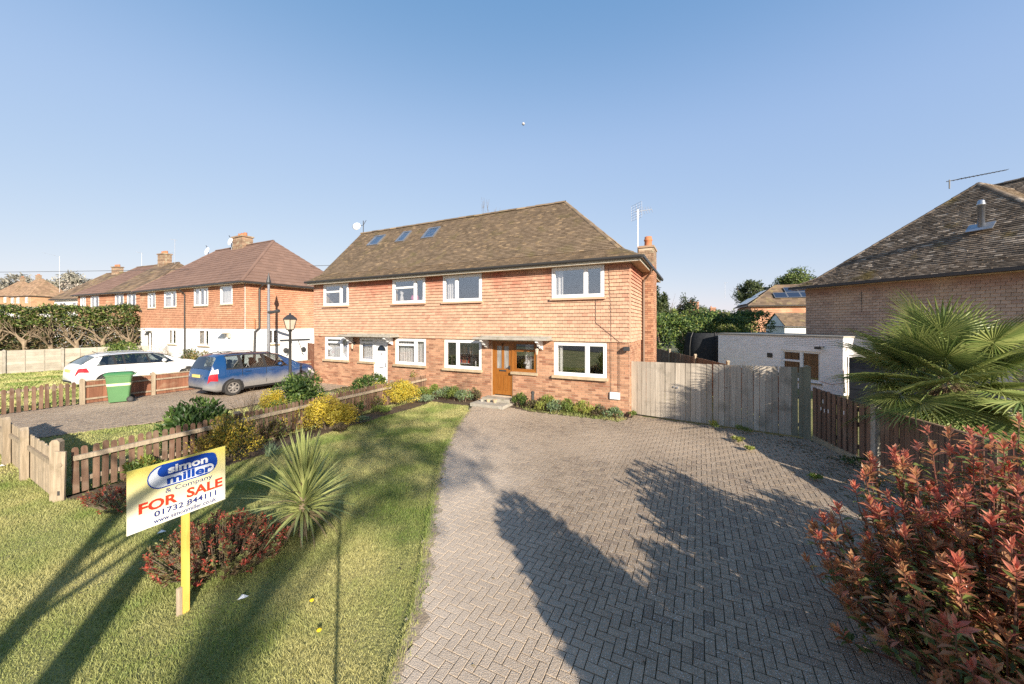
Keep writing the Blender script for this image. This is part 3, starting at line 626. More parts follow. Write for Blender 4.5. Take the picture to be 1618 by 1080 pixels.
gm.add(vs, [(i, i+1, 7+i, 6+i) for i in range(5)]+[(0, 5, 4, 3, 2, 1), (6, 7, 8, 9, 10, 11)])
gm.build('gutter', mt['gutter'], H)
m = MB(); m.tube([(.41, 1.9, 4.74), (.36, 2.1, 4.6), (.16, 2.35, 4.42), (.1, 2.38, 4.3), (.1, 2.38, .1)], .036, 8); m.build('downpipe', mt['pipe'], H)
# windows
def win(x0, x1, z0, z1, mull, tr, up, cur=None):
    window(H, TF, fs(x0), fs(x1), z0, z1, mull, tr, y=-.05 if up else .005, sill=.07 if up else .085, sillm=mt['hung'] if up else mt['stone'], curtain=cur, sillw=.075 if up else .13)
win(*up_ops[0], (.70,), {0: .36}, 1); win(*up_ops[1], (.70,), {0: .36}, 1); win(*up_ops[2], (.36,), None, 1, [(.06, .32)]); win(*up_ops[3], (.66,), None, 1, [(.05, .2)])
win(*lo_ops[0], (.68,), {0: .24}, 0, [(.05, .95)]); win(*lo_ops[3], (.66,), {0: .24}, 0, [(.05, .95)]); win(*lo_ops[4], (.36,), None, 0); win(*lo_ops[7], (.64,), None, 0, [(.04, .14)])
window(H, TF, fs(-11.58), fs(-10.70), 1.17, 2.2, (), {0: .2}, y=.02, sill=.085, curtain=[(.1, .9)], sillw=.11)
window(H, TF, fs(-3.97), fs(-3.06), 1.14, 2.2, (), {0: .3}, fm=mt['oak'], y=.03, sill=.085, sillw=.11, curtain=[(.45, .75)])
# front doors
def door_oak():
    T = TF; f = MB()
    f.box(fs(-4.80), fs(-4.74), .02, .1, .25, 2.2, 0, T).box(fs(-4.03), fs(-3.97), .02, .1, .25, 2.2, 0, T).box(fs(-4.74), fs(-4.03), .02, .1, 2.13, 2.2, 0, T); 
    d = f.build('front_door', mt['oak'], H)
    d['label'] = 'oak coloured door with two tall frosted lights'
    p = MB(); a, b = fs(-4.735), fs(-4.035)
    p.box(a, b, .045, .085, .29, 1.22, 0, T); p.box(a, a+.11, .045, .085, 1.22, 2.125, 0, T); p.box(b-.11, b, .045, .085, 1.22, 2.125, 0, T); p.box((a+b)/2-.05, (a+b)/2+.05, .045, .085, 1.22, 2.125, 0, T); p.box(a+.11, b-.11, .045, .085, 2.03, 2.125, 0, T)
    for u, v in ((a+.12, (a+b)/2-.04), ((a+b)/2+.04, b-.12)):
        p.box(u, v, .034, .046, .45, .47, 0, T); p.box(u, v, .034, .046, .98, 1.0, 0, T); p.box(u, u+.02, .034, .046, .47, .98, 0, T); p.box(v-.02, v, .034, .046, .47, .98, 0, T); p.box(u+.05, v-.05, .036, .046, .52, .93, 0, T)
    p.build('door_leaf', mt['oak'], d)
    for u, v in ((a+.11, (a+b)/2-.05), ((a+b)/2+.05, b-.11)): MB().box(u, v, .06, .068, 1.22, 2.03, 0, T).build('door_light', mt['frost'], d)
    MB().box((a+b)/2-.14, (a+b)/2+.14, .03, .046, 1.12, 1.17, 0, T).build('letter_box', mt['iron'], d)
    MB().box(b-.07, b-.05, .0, .046, 1.2, 1.34, 0, T).box(b-.16, b-.05, -.005, .012, 1.26, 1.28, 0, T).build('handle', mt['iron'], d)
door_oak()
def door_white():
    T = TF; f = MB(); f.box(fs(-10.69), fs(-10.63), .02, .1, .2, 2.2, 0, T).box(fs(-9.96), fs(-9.9), .02, .1, .2, 2.2, 0, T).box(fs(-10.63), fs(-9.96), .02, .1, 2.13, 2.2, 0, T)
    d = f.build('front_door', mt['white'], H); d['label'] = 'white panelled door with a fanlight'
    a, b = fs(-10.63), fs(-9.96); p = MB(); p.box(a, b, .05, .09, .22, 2.13, 0, T)
    for z0, z1 in ((.4, .85), (1.05, 1.5)):
        for u, v in ((a+.1, (a+b)/2-.04), ((a+b)/2+.04, b-.1)):
            p.box(u, v, .04, .051, z0, z0+.02, 0, T); p.box(u, v, .04, .051, z1, z1+.02, 0, T); p.box(u, u+.02, .04, .051, z0, z1, 0, T); p.box(v-.02, v, .04, .051, z0, z1, 0, T)
    p.build('door_leaf', mt['white'], d)
    c = (a+b)/2; MB().prism([(c+.24*math.cos(math.pi*i/10), 1.66+.24*math.sin(math.pi*i/10)) for i in range(11)], .043, .052, 0, T).build('fanlight', mt['carglass'], d)
    MB().box(c-.03, c+.03, .03, .05, 1.48, 1.58, 0, T).build('knocker', mt['alu'], d); MB().box(c-.13, c+.13, .04, .052, .93, .98, 0, T).build('letter_box', mt['alu'], d)
    MB().box(b-.08, b-.05, .0, .05, 1.0, 1.16, 0, T).build('handle', mt['alu'], d)
door_white()
# porch canopies on scrolled brackets
for x0, x1, bx in ((-12.36, -9.2, (-12.0, -9.62)), (-5.31, -2.45, (-4.98, -2.86))):
    c = MB(); c.box(x0, x1, -.56, -.01, 2.27, 2.31); c.box(x0+.03, x1-.03, -.53, -.01, 2.31, 2.35); c.box(x0+.05, x1-.05, -.05, -.012, 2.35, 2.40)
    co = c.build('porch_canopy', mt['conc'], H)
    for b in bx:
        pr = [(-.02, 2.27), (-.5, 2.27), (-.5, 2.20), (-.36, 2.15), (-.30, 2.06), (-.2, 2.08), (-.17, 2.0), (-.09, 1.96), (-.02, 1.93)]
        m = MB(); m.prism(pr, -.045, .045, 0, Matrix.Translation((b, 0, 0)) @ Matrix.Rotation(math.pi/2, 4, 'Z')); m.build('bracket', mt['white'], co)
def wlamp(x, y, z):
    l = MB(); l.box(x-.03, x+.03, -.06, -.012, z-.04, z+.06); l.tube([(x, -.06, z), (x, -.14, z+.02), (x, -.16, z-.06)], .012, 5); o = l.build('wall_lamp', mt['iron'], H)
    m = MB(); m.lathe([(.03, -.24), (.055, -.1), (.07, -.08), (.02, -.02)], 6, 0, Matrix.Translation((x, -.16, z))); m.build('lantern', mt['lampglass'], o)
wlamp(-2.98, 0, 2.02); wlamp(-11.85, 0, 1.95)
def inside(name, label, cat, x, z, prof, mat, y=.16, k=12):
    p = MW @ Vector((x, y, z)); t = thing(name, label, cat, p, HA); MB().lathe(prof, k).build('body', mt[mat], t, True); return t
mt['pink'] = M('pink_plastic', (.65, .16, .35), rough=.5)
inside('toy', 'round pink toy on the sill of the second upper window from the left', 'toy', -8.55, 3.73, [(.01, 0), (.13, .02), (.17, .13), (.13, .25), (.02, .3)], 'pink')
inside('doll', 'pale doll-like figure at the left of the second upper window', 'toy', -9.25, 3.73, [(.11, 0), (.07, .2), (.05, .3), (.085, .38), (.07, .48), (.01, .52)], 'curtain')
inside('toy_house', 'white toy box at the right of the second upper window', 'toy', -8.05, 3.73, [(.13, 0), (.13, .15), (.0, .26)], 'white', k=4)
t_ = inside('vase', 'white flowers in a small vase behind the oak framed side window', 'vase', -3.5, 1.21, [(.03, 0), (.05, .08), (.025, .16)], 'white')
for q in range(7): MB().lathe([(.005, 0), (.04, .02), (.03, .06), (.005, .075)], 8, 0, TR(.07*math.cos(q*.9), .05*math.sin(q*.9), .17+.02*(q % 3))).build('flower', mt['white'], t_)
inside('candle', 'white candle at the right of the window left of the oak door', 'candle', -5.6, 1.2, [(.02, 0), (.02, .22), (.005, .23)], 'white')
t_ = thing('bookcase', 'shelves of books seen through the window left of the oak door', 'bookcase', MW @ Vector((-6.75, .75, .12)), HA)
MB().box(-.02, .0, 0, .3, 0, 2.0).box(.62, .64, 0, .3, 0, 2.0).box(0, .62, .28, .3, 0, 2.0).build('frame', mt['white'], t_)
for q in range(5):
    MB().box(0, .62, 0, .28, .3+.4*q, .33+.4*q).build('shelf', mt['white'], t_)
    x = .02
    while x < .56:
        w_ = random.uniform(.03, .06); MB().box(x, x+w_-.004, .03, .22, .331+.4*q, .331+.4*q+random.uniform(.2, .3)).build('book', mt[random.choice(['redink', 'white', 'navyink', 'dark', 'stone', 'terracotta'])], t_); x += w_
# rooflights on the left half
sl = (zr-zb)/(rd-ib); ang = math.atan(sl)
for x0, x1 in ((-13.15, -12.42), (-11.24, -10.7), (-9.64, -8.94)):
    Tm = Matrix.Translation((x0, 1.83, zb+(1.83-ib)*sl)) @ Matrix.Rotation(ang, 4, 'X'); w_ = x1-x0; l_ = .86; f = MB()
    f.box(0, .07, 0, l_, -.02, .09, 0, Tm).box(w_-.07, w_, 0, l_, -.02, .09, 0, Tm).box(.07, w_-.07, 0, .07, -.02, .09, 0, Tm).box(.07, w_-.07, l_-.07, l_, -.02, .09, 0, Tm)
    o = f.build('rooflight', mt['tin'], roof); MB().box(.07, w_-.07, .07, l_-.07, .06, .075, 0, Tm).build('pane', mt['glass_blue'], o)
    MB().box(.07, w_-.07, .07, l_-.07, .0, .01, 0, Tm).build('blind', mt['white'], o)
# chimney breast and stack on the right flank
c0, c1, y0, y1 = -.09, .42, 2.45, 3.5
m = MB(); m.box(.0, c1-.01, y0+.01, y1-.01, 0, 4.66); m.box(c0+.01, c1-.01, y0+.01, y1-.01, 4.66, 5.56); ch = m.build('chimney', mt['mortar'], H)
m2 = MB()
for (T, L, za, zt) in ((TR(0.0, y0, 0), c1, 0, 4.65), (TR(c1, y0, 0, math.pi/2), y1-y0, 0, 5.55), (TR(c0, y0, 0), c1-c0, 4.65, 5.55), (TR(c0, y1, 0, -math.pi/2), y1-y0, 4.8, 5.55)):
    rows = int((zt-za)/.075)
    for r in range(rows):
        x = -(.1125 if r % 2 else 0)
        while x < L-.01:
            a, b = max(0, x), min(L, x+.225); x += .225
            if b-a > .03: m2.box(a+.005, b-.005, -.006, .02, za+r*.075+.005, za+r*.075+.07, 1 if za+r*.075 > 4.9 else 0, T)
stuff(m2.build('chimney_bricks', [mt['brick'], mt['stackbrick']], ch))
MB().box(c0-.03, c1+.03, y0-.03, y1+.03, 5.56, 5.63).build('chimney_cap', mt['stackbrick'], ch)
MB().lathe([(.14, 5.63), (.15, 5.66), (.135, 5.7), (.128, 5.86), (.15, 5.88), (.15, 5.92), (.128, 5.94), (.125, 6.02), (.115, 6.03)], 16, 0, TR(.2, y0+.4)).build('chimney_pot', mt['terracotta'], ch, True)
def aerial(name, label, T, mast, boom, n, el, grid=False, parent=None, mat='alu', tilt=0., br=.012):
    t = thing(name, label, 'aerial'); t.matrix_world = T
    MB().tube([(0, 0, 0), (0, 0, mast)], br*1.4, 6).build('mast', mt[mat], t)
    b = MB(); d = Vector((math.cos(tilt), 0, math.sin(tilt))); o = Vector((0, 0, mast-.05))-d*.12; b.tube([o, o+d*boom], br, 5); b.build('boom', mt[mat], t)
    for i in range(n):
        p = o+d*(boom*(.18+.8*i/(n-1))); e = el*(1-.35*i/n)
        MB().tube([p-Vector((0, e/2, 0)), p+Vector((0, e/2, 0))] if not grid else [p-Vector((0, e*.25, e/2)), p+Vector((0, e*.25, e/2))], br*.6, 4).build('element', mt[mat], t)
    if grid:
        gm_ = MB()
        for q in range(7): zz = -.28+.56*q/6; gm_.tube([o+d*.06+Vector((0, -.3, zz)), o+d*.06+Vector((0, .3, zz))], br*.4, 4)
        for q in range(5): yy = -.3+.6*q/4; gm_.tube([o+d*.06+Vector((0, yy, -.28)), o+d*.06+Vector((0, yy, .28))], br*.4, 4)
        gm_.build('reflector_grid', mt[mat], t)
    return t
p = hw(-.13, 2.6); aerial('tv_aerial', 'grid-backed TV aerial on a mast beside the right hand chimney pot', TR(p[0], p[1], 5.0, R(18)), 2.0, .75, 6, .34, True, tilt=R(12))
# dish and pole at the far ridge end
p = hw(-W+.05, rd); t = thing('satellite_dish', 'small white dish and pole at the left end of the nearest ridge', 'dish', (p[0], p[1], 7.75))
MB().tube([(0, 0, 0), (0, 0, .75)], .022, 6).build('pole', mt['iron'], t); MB().tube([(-.3, 0, .45), (0, 0, .5), (.16, 0, .78)], .014, 5).build('arm', mt['iron'], t)
MB().lathe([(0.01, .06), (.12, .045), (.22, 0), (.215, -.012), (.12, .02), (.01, .035)], 16, 0, Matrix.Translation((-.34, -.1, .42)) @ Matrix.Rotation(R(75), 4, 'X')).build('dish_bowl', mt['white'], t, True)
# small fittings
MB().box(-.58, -.28, -.07, -.014, .5, .71).build('meter_box', mt['white'], H)
m = MB(); m.tube([(-.30, -.045, .7), (-.30, -.045, 2.26), (-1.02, -.05, 2.85), (-1.02, -.05, 3.6)], .007, 4); m.tube([(-.55, -.03, .7), (-.55, -.045, 2.28), (-.55, -.05, 3.1), (-.62, -.05, 4.65)], .005, 4); m.build('cable', mt['iron'], H)
m = MB(); m.box(-.16, .0, -.12, -.012, 2.08, 2.12).box(-.15, .02, -.2, -.1, 2.0, 2.09); m.build('security_light', mt['iron'], H)
MB().box(-5.12, -3.86, -.96, -.02, .0, .11).build('door_step', mt['conc'], H); MB().box(-4.98, -3.9, -.42, -.018, .11, .22).build('door_step', mt['conc'], H)
MB().box(-10.9, -9.7, -.5, -.02, 0, .16).build('door_step', mt['conc'], H)
p = hw(-3.02, -.42); t = thing('bollard_light', 'black bollard light among plants by the oak door', 'light', (p[0], p[1], 0)); MB().lathe([(.05, 0), (.05, .50), (.02, .51)], 10).build('post', mt['iron'], t); MB().lathe([(.062, .51), (.062, .58), (.02, .6)], 10).build('lamp_head', mt['iron'], t)
for i in range(3): MB().lathe([(.05, 0), (.07+.012*i, .07+.02*i), (.06, .08+.02*i)], 8, 0, TR(-4.9+.26*i, -.55, .11)).build('plant_pot', mt['stone' if i else 'conc'], None)
for o in [o for o in bpy.data.objects if o.name.startswith('plant_pot')]:
    o.matrix_world = MW; tag(o, {'plant_pot': 'grey stone pot at the left end of the oak door step', 'plant_pot.001': 'buff pot in the middle of the oak door step', 'plant_pot.002': 'largest buff pot, at the right of the oak door step'}[o.name], 'pot', 'pots on the door step')
# ================================================================== OTHER HOUSES
def strips(mb, T, L, z0, z1, ops, ph, pw, y0=-.045):
    r = 0; z = z0
    while z < z1-.02:
        zt = min(z+ph, z1)
        for a, b in clip_rects(0, L, z, zt, ops):
            x = a-((r % 2)*.5)*pw
            while x < b:
                s0, s1 = max(a, x)+.002, min(b, x+pw)-.002; x += pw
                if s1-s0 > .02: mb.add([(s0, y0, z), (s1, y0, z), (s1, y0+.036, zt+.005), (s0, y0+.036, zt+.005), (s0, y0+.036, z), (s1, y0+.036, z)], [(0, 1, 2, 3), (1, 0, 4, 5)], 0, T)
        z = zt; r += 1
def house(name, label, org, ang, xa, xb, D, he, hr, hl, hrt, zs, up='hung2', low='render', roof='roof2', front=(), side=(), oh=.35, gauge=.2, tw=.33, ph=.115, pw=.165, base=0., roof_split=None, caps=True, group='houses along the street', lwin=(), back=True):
    """hip-roofed house; front windows (x0,x1,z0,z1,mull,trans), side windows on the right flank (y0,y1,z0,z1)"""
    H = thing(name, label, 'house', (org[0], org[1], base), ang, group); L = xb-xa
    TFr = TR(xa, 0); TSd = TR(xb, 0, 0, math.pi/2); TLf = TR(xa, D, 0, -math.pi/2)
    FO = [(q[0]-xa, q[1]-xa, q[2], q[3]) for q in front]; SO = [q[:4] for q in side]; LO_ = [q[:4] for q in lwin]
    c = MB(); t = .24
    wall_cells(c, TFr, L, -.6, he, FO, t, .0, 0)
    wall_cells(c, TSd @ TR(t, 0), D-2*t, -.6, he, [(a-t, b-t, p, q) for a, b, p, q in SO], t); wall_cells(c, TLf @ TR(t, 0), D-2*t, -.6, he, [(a-t, b-t, p, q) for a, b, p, q in LO_], t); wall_cells(c, TR(xb, D, 0, math.pi), L, -.6, he, [], t)
    c.build('wall', mt[low], H)
    MB().box(xa+t, xb-t, t, D-t, he-.03, he).build('ceiling', mt['cream'], H); MB().box(xa+t+.01, xb-t-.01, 1.6, 1.7, .1, he-.05).build('partition_wall', mt['dark'], H)
    m = MB()
    strips(m, TFr, L, zs, he-.02, FO, ph, pw); strips(m, TSd, D, zs, he-.02, SO, ph, pw)
    strips(m, TLf, D, zs, he-.02, LO_, ph, pw)
    stuff(m.build('tile_hanging', mt[up], H))
    for q in front: window(H, TFr, q[0]-xa, q[1]-xa, q[2], q[3], q[4] if len(q) > 4 else (.5,), q[5] if len(q) > 5 else None, y=-.04, sill=.06, sillw=.05, inner=False, curtain=q[6] if len(q) > 6 else None)
    for q in side: window(H, TSd, q[0], q[1], q[2], q[3], (.5,), None, y=-.03, sill=.07, sillw=.06, inner=False)
    for q in lwin: window(H, TLf, q[0], q[1], q[2], q[3], (.5,), None, y=-.03, sill=.07, sillw=.06, inner=False)
    h2 = D/2; zE = he+.06
    E = [(xa-oh, -oh, zE), (xb+oh, -oh, zE), (xb+oh, D+oh, zE), (xa-oh, D+oh, zE)]; A = (xa+hl, h2, hr), (xb-hrt, h2, hr)
    if hl == 0: A = ((xa-oh*.4, h2, hr), A[1]); E[0] = (xa-oh*.4, -oh, zE); E[3] = (xa-oh*.4, D+oh, zE)
    if hrt == 0: A = (A[0], (xb+oh*.4, h2, hr)); E[1] = (xb+oh*.4, -oh, zE); E[2] = (xb+oh*.4, D+oh, zE)
    r = MB(); r.add([E[0], E[1], A[1], A[0]], [(0, 1, 2, 3)]); r.add([E[2], E[3], A[0], A[1]], [(0, 1, 2, 3)])
    if hrt > 0: r.add([E[1], E[2], A[1]], [(0, 1, 2)])
    if hl > 0: r.add([E[3], E[0], A[0]], [(0, 1, 2)])
    ro = r.build('roof', mt['felt'], H)
    for flag, x in ((hl == 0, xa), (hrt == 0, xb)):
        if flag:
            g = MB(); g.prism([(0.02, he), (D-.02, he), (h2, hr-.12)], -.1, .1, 0, Matrix.Translation((x+(-.1 if x == xb else .1), 0, 0)) @ Matrix.Rotation(math.pi/2, 4, 'Z')); g.build('gable', mt[low], H)
    m = MB(); V = Vector
    if roof_split is None: slope(m, E[0], E[1], A[1], A[0], gauge, tw)
    else:
        f = roof_split; q0, q1 = V(E[0]).lerp(V(E[1]), f), V(A[0]).lerp(V(A[1]), f)
        k = MB(); slope(k, E[0], q0, q1, A[0], gauge, tw); stuff(k.build('roof_tiles', mt['roof2'], ro)); slope(m, q0, E[1], A[1], q1, gauge, tw)
    if hrt > 0: slope(m, E[1], E[2], A[1], A[1], gauge, tw)
    if hl > 0: slope(m, E[3], E[0], A[0], A[0], gauge, tw)
    stuff(m.build('roof_tiles', mt[roof], ro))
    if caps:
        ridge_caps(ro, A[0], A[1], mt[roof], .12, .6)
        if hrt > 0: ridge_caps(ro, E[1], A[1], mt[roof], .1, .6)
        if hl > 0: ridge_caps(ro, E[0], A[0], mt[roof], .1, .6)
    m = MB(); m.box(xa-oh, xb+oh, -oh-.05, -oh+.04, he-.03, he+.05); m.box(xb+oh-.04, xb+oh+.05, -oh+.04, D+oh, he-.03, he+.05); m.box(xa-oh-.05, xa-oh, -oh, D+oh, he-.03, he+.05); m.build('gutter', mt['gutter'], H)
    MB().box(xa-oh+.05, xb+oh-.05, -oh+.05, -.03, he-.06, he-.035).box(xb+.03, xb+oh-.05, -.03, D+oh, he-.06, he-.035).build('soffit', mt['cream'], H)
    return H, ro, A
def chimney(parent, x, y, z0, z1, wx=.9, wy=.5, pots=2, mat='stackbrick'):
    c = MB(); n = int((z1-z0)/.15)
    for i in range(n): k = .012 if i % 2 else 0; c.box(x-wx/2+k, x+wx/2-k, y-wy/2+k, y+wy/2-k, z0+i*.15, z0+i*.15+.15)
    c.box(x-wx/2-.05, x+wx/2+.05, y-wy/2-.05, y+wy/2+.05, z0+n*.15, z0+n*.15+.1); o = c.build('chimney', mt[mat], parent)
    for i in range(pots): MB().lathe([(.12, 0), (.1, .22), (.12, .25)], 10, 0, TR(x-wx*.28+wx*.56*i/max(1, pots-1), y, z0+n*.15+.1)).build('chimney_pot', mt['terracotta'], o)
A2 = math.atan2(-.4666, .884)
H2, R2, _ = house('semi_detached_houses', 'orange tile-hung houses with white ground floor and smooth brown hipped roof behind the cars', (-14.57, 20.2), A2, -13.7, 0, 6.5, 5.08, 8.35, 3.25, 3.15, 2.56,
    front=[(-12.35, -11.15, 3.92, 4.97, (.5,), {0: .3}, [(.05, .45)]), (-9.78, -8.05, 3.92, 4.97, (.62,), {0: .3}, [(.05, .5)]), (-5.66, -3.94, 3.92, 4.99, (.4, .75), None, [(.05, .35), (.8, .95)]), (-2.49, -1.23, 3.94, 4.99, (.0,), {0: .3}, [(.1, .9)]),
           (-9.17, -8.05, 1.5, 2.46, (.5,)), (-5.15, -3.82, 1.5, 2.46, (.62,), None, [(.05, .3)]), (-12.6, -11.6, .9, 2.3, (.5,))], side=[(1.15, 1.78, 1.66, 2.5)], gauge=.3, tw=.3)
chimney(H2, -6.85, 3.25, 7.7, 8.95, 1.3, .7, 3)
pt = mt['gutter']
MB().tube([(-6.81, -.4, 5.0), (-6.81, -.06, 4.7), (-6.81, -.06, 0)], .045, 6).build('downpipe', pt, H2); MB().tube([(.4, .7, 5.0), (.07, .7, 4.8), (.07, .7, 2.6), (.1, .45, 2.4), (.07, .4, 0)], .05, 6).build('downpipe', pt, H2)
MB().tube([(.07, .45, 3.1), (.07, .45, 2.55)], .035, 6).build('overflow_pipe', mt['terracotta'], H2)
MB().box(-2.26, -1.5, -.5, -.02, 2.3, 2.36).build('porch_canopy', mt['cream'], H2); MB().box(-1.6, -1.4, -.14, -.02, 2.05, 2.28).build('wall_lamp', mt['lampglass'], H2)
MB().tube([(-12.9, -.06, 2.45), (-12.75, -.06, 2.35)], .05, 5).tube([(-12.6, -.03, 2.3), (-12.6, -.03, 1.9)], .04, 5).build('house_number', mt['iron'], H2)
MB().box(-12.4, -11.7, -.5, -.02, 2.35, 2.42).build('porch_canopy', mt['cream'], H2)
MB().tube([(-13.3, -.06, 3.75), (-13.3, -.14, 3.72)], .06, 6).build('alarm_box', mt['gutter'], H2)
Wm = Matrix.Translation((-14.57, 20.2, 0)) @ Matrix.Rotation(A2, 4, 'Z')
t = thing('wrought_iron_bracket', 'wrought iron bar with scrolls and two discs against the white flank wall', 'ironwork'); t.matrix_world = Wm @ TR(.09, 0, 0)
MB().box(0, .04, 1.8, 3.65, 1.84, 1.9).build('bar', mt['iron'], t)
for y, s in ((2.15, 1), (3.25, -1)):
    MB().tube([(.02, y, .95+.1*math.sin(0))]+[(.02, y+s*(.1+.25*i/8), 1.0+.8*(i/8)**.7) for i in range(9)], .02, 5).build('scroll', mt['iron'], t)
    MB().lathe([(.15, 0), (.15, .03), (.05, .05)], 12, 0, Matrix.Translation((0, y, 1.25)) @ Matrix.Rotation(math.pi/2, 4, 'Y')).build('disc', mt['iron'], t)
t = thing('street_pole', 'slim grey pole with a black side bracket in front of the orange tiled flank', 'pole', (-12.75, 19.4, 0))
MB().tube([(0, 0, 0), (0, 0, 2.5), (0, 0, 4.9)], [.085, .075, .055], 10).build('post', mt['tin'], t); MB().tube([(0, 0, 4.9), (0, 0, 5.0), (0, 0, 5.25), (0, 0, 5.5)], [.09, .12, .06, .01], 8).build('finial', mt['iron'], t); MB().tube([(0, 0, 3.42), (.25, -.05, 3.44), (.62, -.12, 3.5)], .085, 8).build('bracket', mt['iron'], t)
for px_, l_, T_ in ((0, 'small dish on the smooth brown roof beside its chimney', Wm @ TR(-7.8, 3.0, 8.2)), (1, 'pale dish and rod above the ridge further along the brown roof', Wm @ TR(-11.6, 3.2, 7.9))):
    t = thing('satellite_dish', l_, 'dish'); t.matrix_world = T_; MB().tube([(0, 0, -.3), (0, 0, .75)], .03, 5).build('pole', mt['alu'], t)
    MB().tube([(-.35, 0, .98), (0, 0, .7)], .025, 4).build('arm', mt['iron'], t); MB().lathe([(.02, .08), (.16, .06), (.3, 0), (.16, .03), (.02, .05)], 12, 0, Matrix.Translation((.12, -.15, .5)) @ Matrix.Rotation(R(75), 4, 'X')).build('dish_bowl', mt['white'], t)
A4 = math.atan2(-.39, .92)
cw4 = dict(gauge=.35, tw=.5, ph=.23, pw=.5)
H4, R4, _ = house('semi_detached_houses', 'house pair with half mauve half mossy roof beyond the tall hedge', (-29.6, 30), A4, -12, 0, 6.4, 5.45, 8.45, 2.6, 2.3, 2.6, roof='roof4', roof_split=.5,
    front=[(-9.4, -7.9, 4.1, 5.3), (-5.0, -3.6, 4.0, 5.3), (-3.0, -1.6, 4.0, 5.3), (-11.4, -10.4, 4.1, 5.3)], **cw4); chimney(H4, -4.6, 3.2, 7.8, 9.3, 1.1, .6, 3)
H5, R5, _ = house('semi_detached_houses', 'white fronted house pair with long mossy roof, third along beyond the hedge', (-44, 40), math.atan2(-.31, .95), -9.5, 0, 6.4, 5.6, 9.0, 2.8, 2.5, 2.6, up='render', roof='roof4', front=[(-8.6, -7.2, 4.2, 5.3), (-6.0, -4.4, 4.2, 5.3), (-2.6, -1.2, 4.2, 5.3)], **cw4); chimney(H5, -4.6, 3.2, 8.4, 9.7, 1.1, .6, 3)
H6, R6, _ = house('semi_detached_houses', 'far house with tan roof and side wall in full sun on rising ground', (-110.6, 85), math.atan2(-.3, .95), -9, 0, 6.5, 5.0, 9.4, 2.5, 3.2, 2.5, up='tan', roof='roof5', base=4.3, front=[(-8, -6.8, 3.4, 4.7), (-5.6, -4.4, 3.4, 4.7), (-2, -.9, 3.4, 4.7)], **cw4); chimney(H6, -5.2, 3.2, 8.8, 10.4, 1.2, .6, 2)
H7, R7, _ = house('semi_detached_houses', 'furthest house at the left edge with a sunlit tan hip roof', (-126, 93), math.atan2(-.3, .95), -9, 0, 7, 5.0, 9.2, 2.5, 3.4, 2.5, up='tan', roof='roof5', base=4.9, front=[(-3, -1.8, 3.4, 4.7)], **cw4); chimney(H7, -4, 3.4, 8.8, 10.2, 1.2, .6, 2)
for (x, y, z, ms, bm, a, lb) in ((-30.6, 33.6, 8.3, 2.2, .9, 150, 'tall thin aerial above the mossy roof pair behind the brown roof'), (-44.0, 44, 9.6, 1.7, 1.2, 160, 'T shaped aerial beside the red chimney of the white fronted pair'), (-41.5, 44, 9.0, 2.2, 1.1, 20, 'bare rod aerial standing between two far chimneys'), (-88, 72, 9, 7.0, 4.5, 170, 'very tall faint aerial over the tan roofed far house')):
    aerial('tv_aerial', lb, TR(x, y, z, R(a)), ms, bm, 5, .4, False, tilt=R(12), br=.013)
# overhead cable crossing the street
m = MB(); m.tube([(-60+4.6*i, 30-.5*i, 7.0-.35*math.sin(math.pi*i/14)) for i in range(15)], .018, 4); tag(m.build('overhead_cable', mt['iron']), 'thin black cable strung across the sky in front of the far roofs', 'cable')
# ---------------------------------------------------------------- neighbour on the right
A3 = math.atan2(-.9548, .2974); O3 = (13.9, 17.5)
H3 = thing('brick_house', 'house at the right edge with grey mossy hipped roof and buff tile-hung flank', 'house', (*O3, 0), A3)
M3 = Matrix.Translation((*O3, 0)) @ Matrix.Rotation(A3, 4, 'Z'); L3, D3, he3 = 8.4, 10.5, 4.5
c = MB(); wall_cells(c, TR(), L3, 0, he3, [], .25); wall_cells(c, TR(L3, .25, 0, math.pi/2), D3-.25, 0, he3, [(2, 3.4, 3.2, 4.3), (5, 6.4, 3.2, 4.3)], .25); wall_cells(c, TR(0, D3, 0, -math.pi/2), D3-.25, 0, he3, [], .25); wall_cells(c, TR(L3, D3, 0, math.pi), L3, 0, he3, [], .25); c.build('wall', mt['mortar'], H3)
for q in ((2, 3.4), (5, 6.4)): window(H3, TR(L3, .25, 0, math.pi/2), q[0], q[1], 3.2, 4.3, (.5,), None)
pieces(H3, M3, TR(), L3, .5, he3-.02, [], .215, .118, .010, 't', 'hung_tile', mt['hung3'], 300, 'tile_hanging')
pieces(H3, M3, TR(L3, 0, 0, math.pi/2), D3, .5, he3-.02, [(2.25, 3.65, 3.2, 4.3), (5.25, 6.65, 3.2, 4.3)], .215, .118, .010, 't', 'hung_tile', mt['hung3'], 0, 'tile_hanging')
o = .42; E = [(-o, -o, 4.55), (L3+o, -o, 4.55), (L3+o, D3, 4.55), (-o, D3, 4.55)]; B = [(.3, .3, 4.95), (L3-.3, .3, 4.95), (L3-.3, D3, 4.95), (.3, D3, 4.95)]; P0, P1 = (L3/2, 3.2, 8.3), (L3/2, D3, 8.3)
r = MB(); 
for q in ([E[0], E[1], B[1], B[0]], [B[0], B[1], P0], [E[1], E[2], B[2], B[1]], [B[1], B[2], P1, P0], [E[3], E[0], B[0], B[3]], [B[3], B[0], P0, P1]): r.add(q, [tuple(range(len(q)))])
ro3 = r.build('roof', mt['felt'], H3); m = MB()
slope(m, E[0], E[1], B[1], B[0], .1, .175, .016, .012); slope(m, B[0], B[1], P0, P0, .1, .175, .016, .012)
slope(m, E[1], E[2], B[2], B[1], .1, .175); slope(m, B[1], B[2], P1, P0, .1, .175); slope(m, E[3], E[0], B[0], B[3], .2, .35); slope(m, B[3], B[0], P0, P1, .2, .35)
stuff(m.build('roof_tiles', mt['roof3'], ro3))
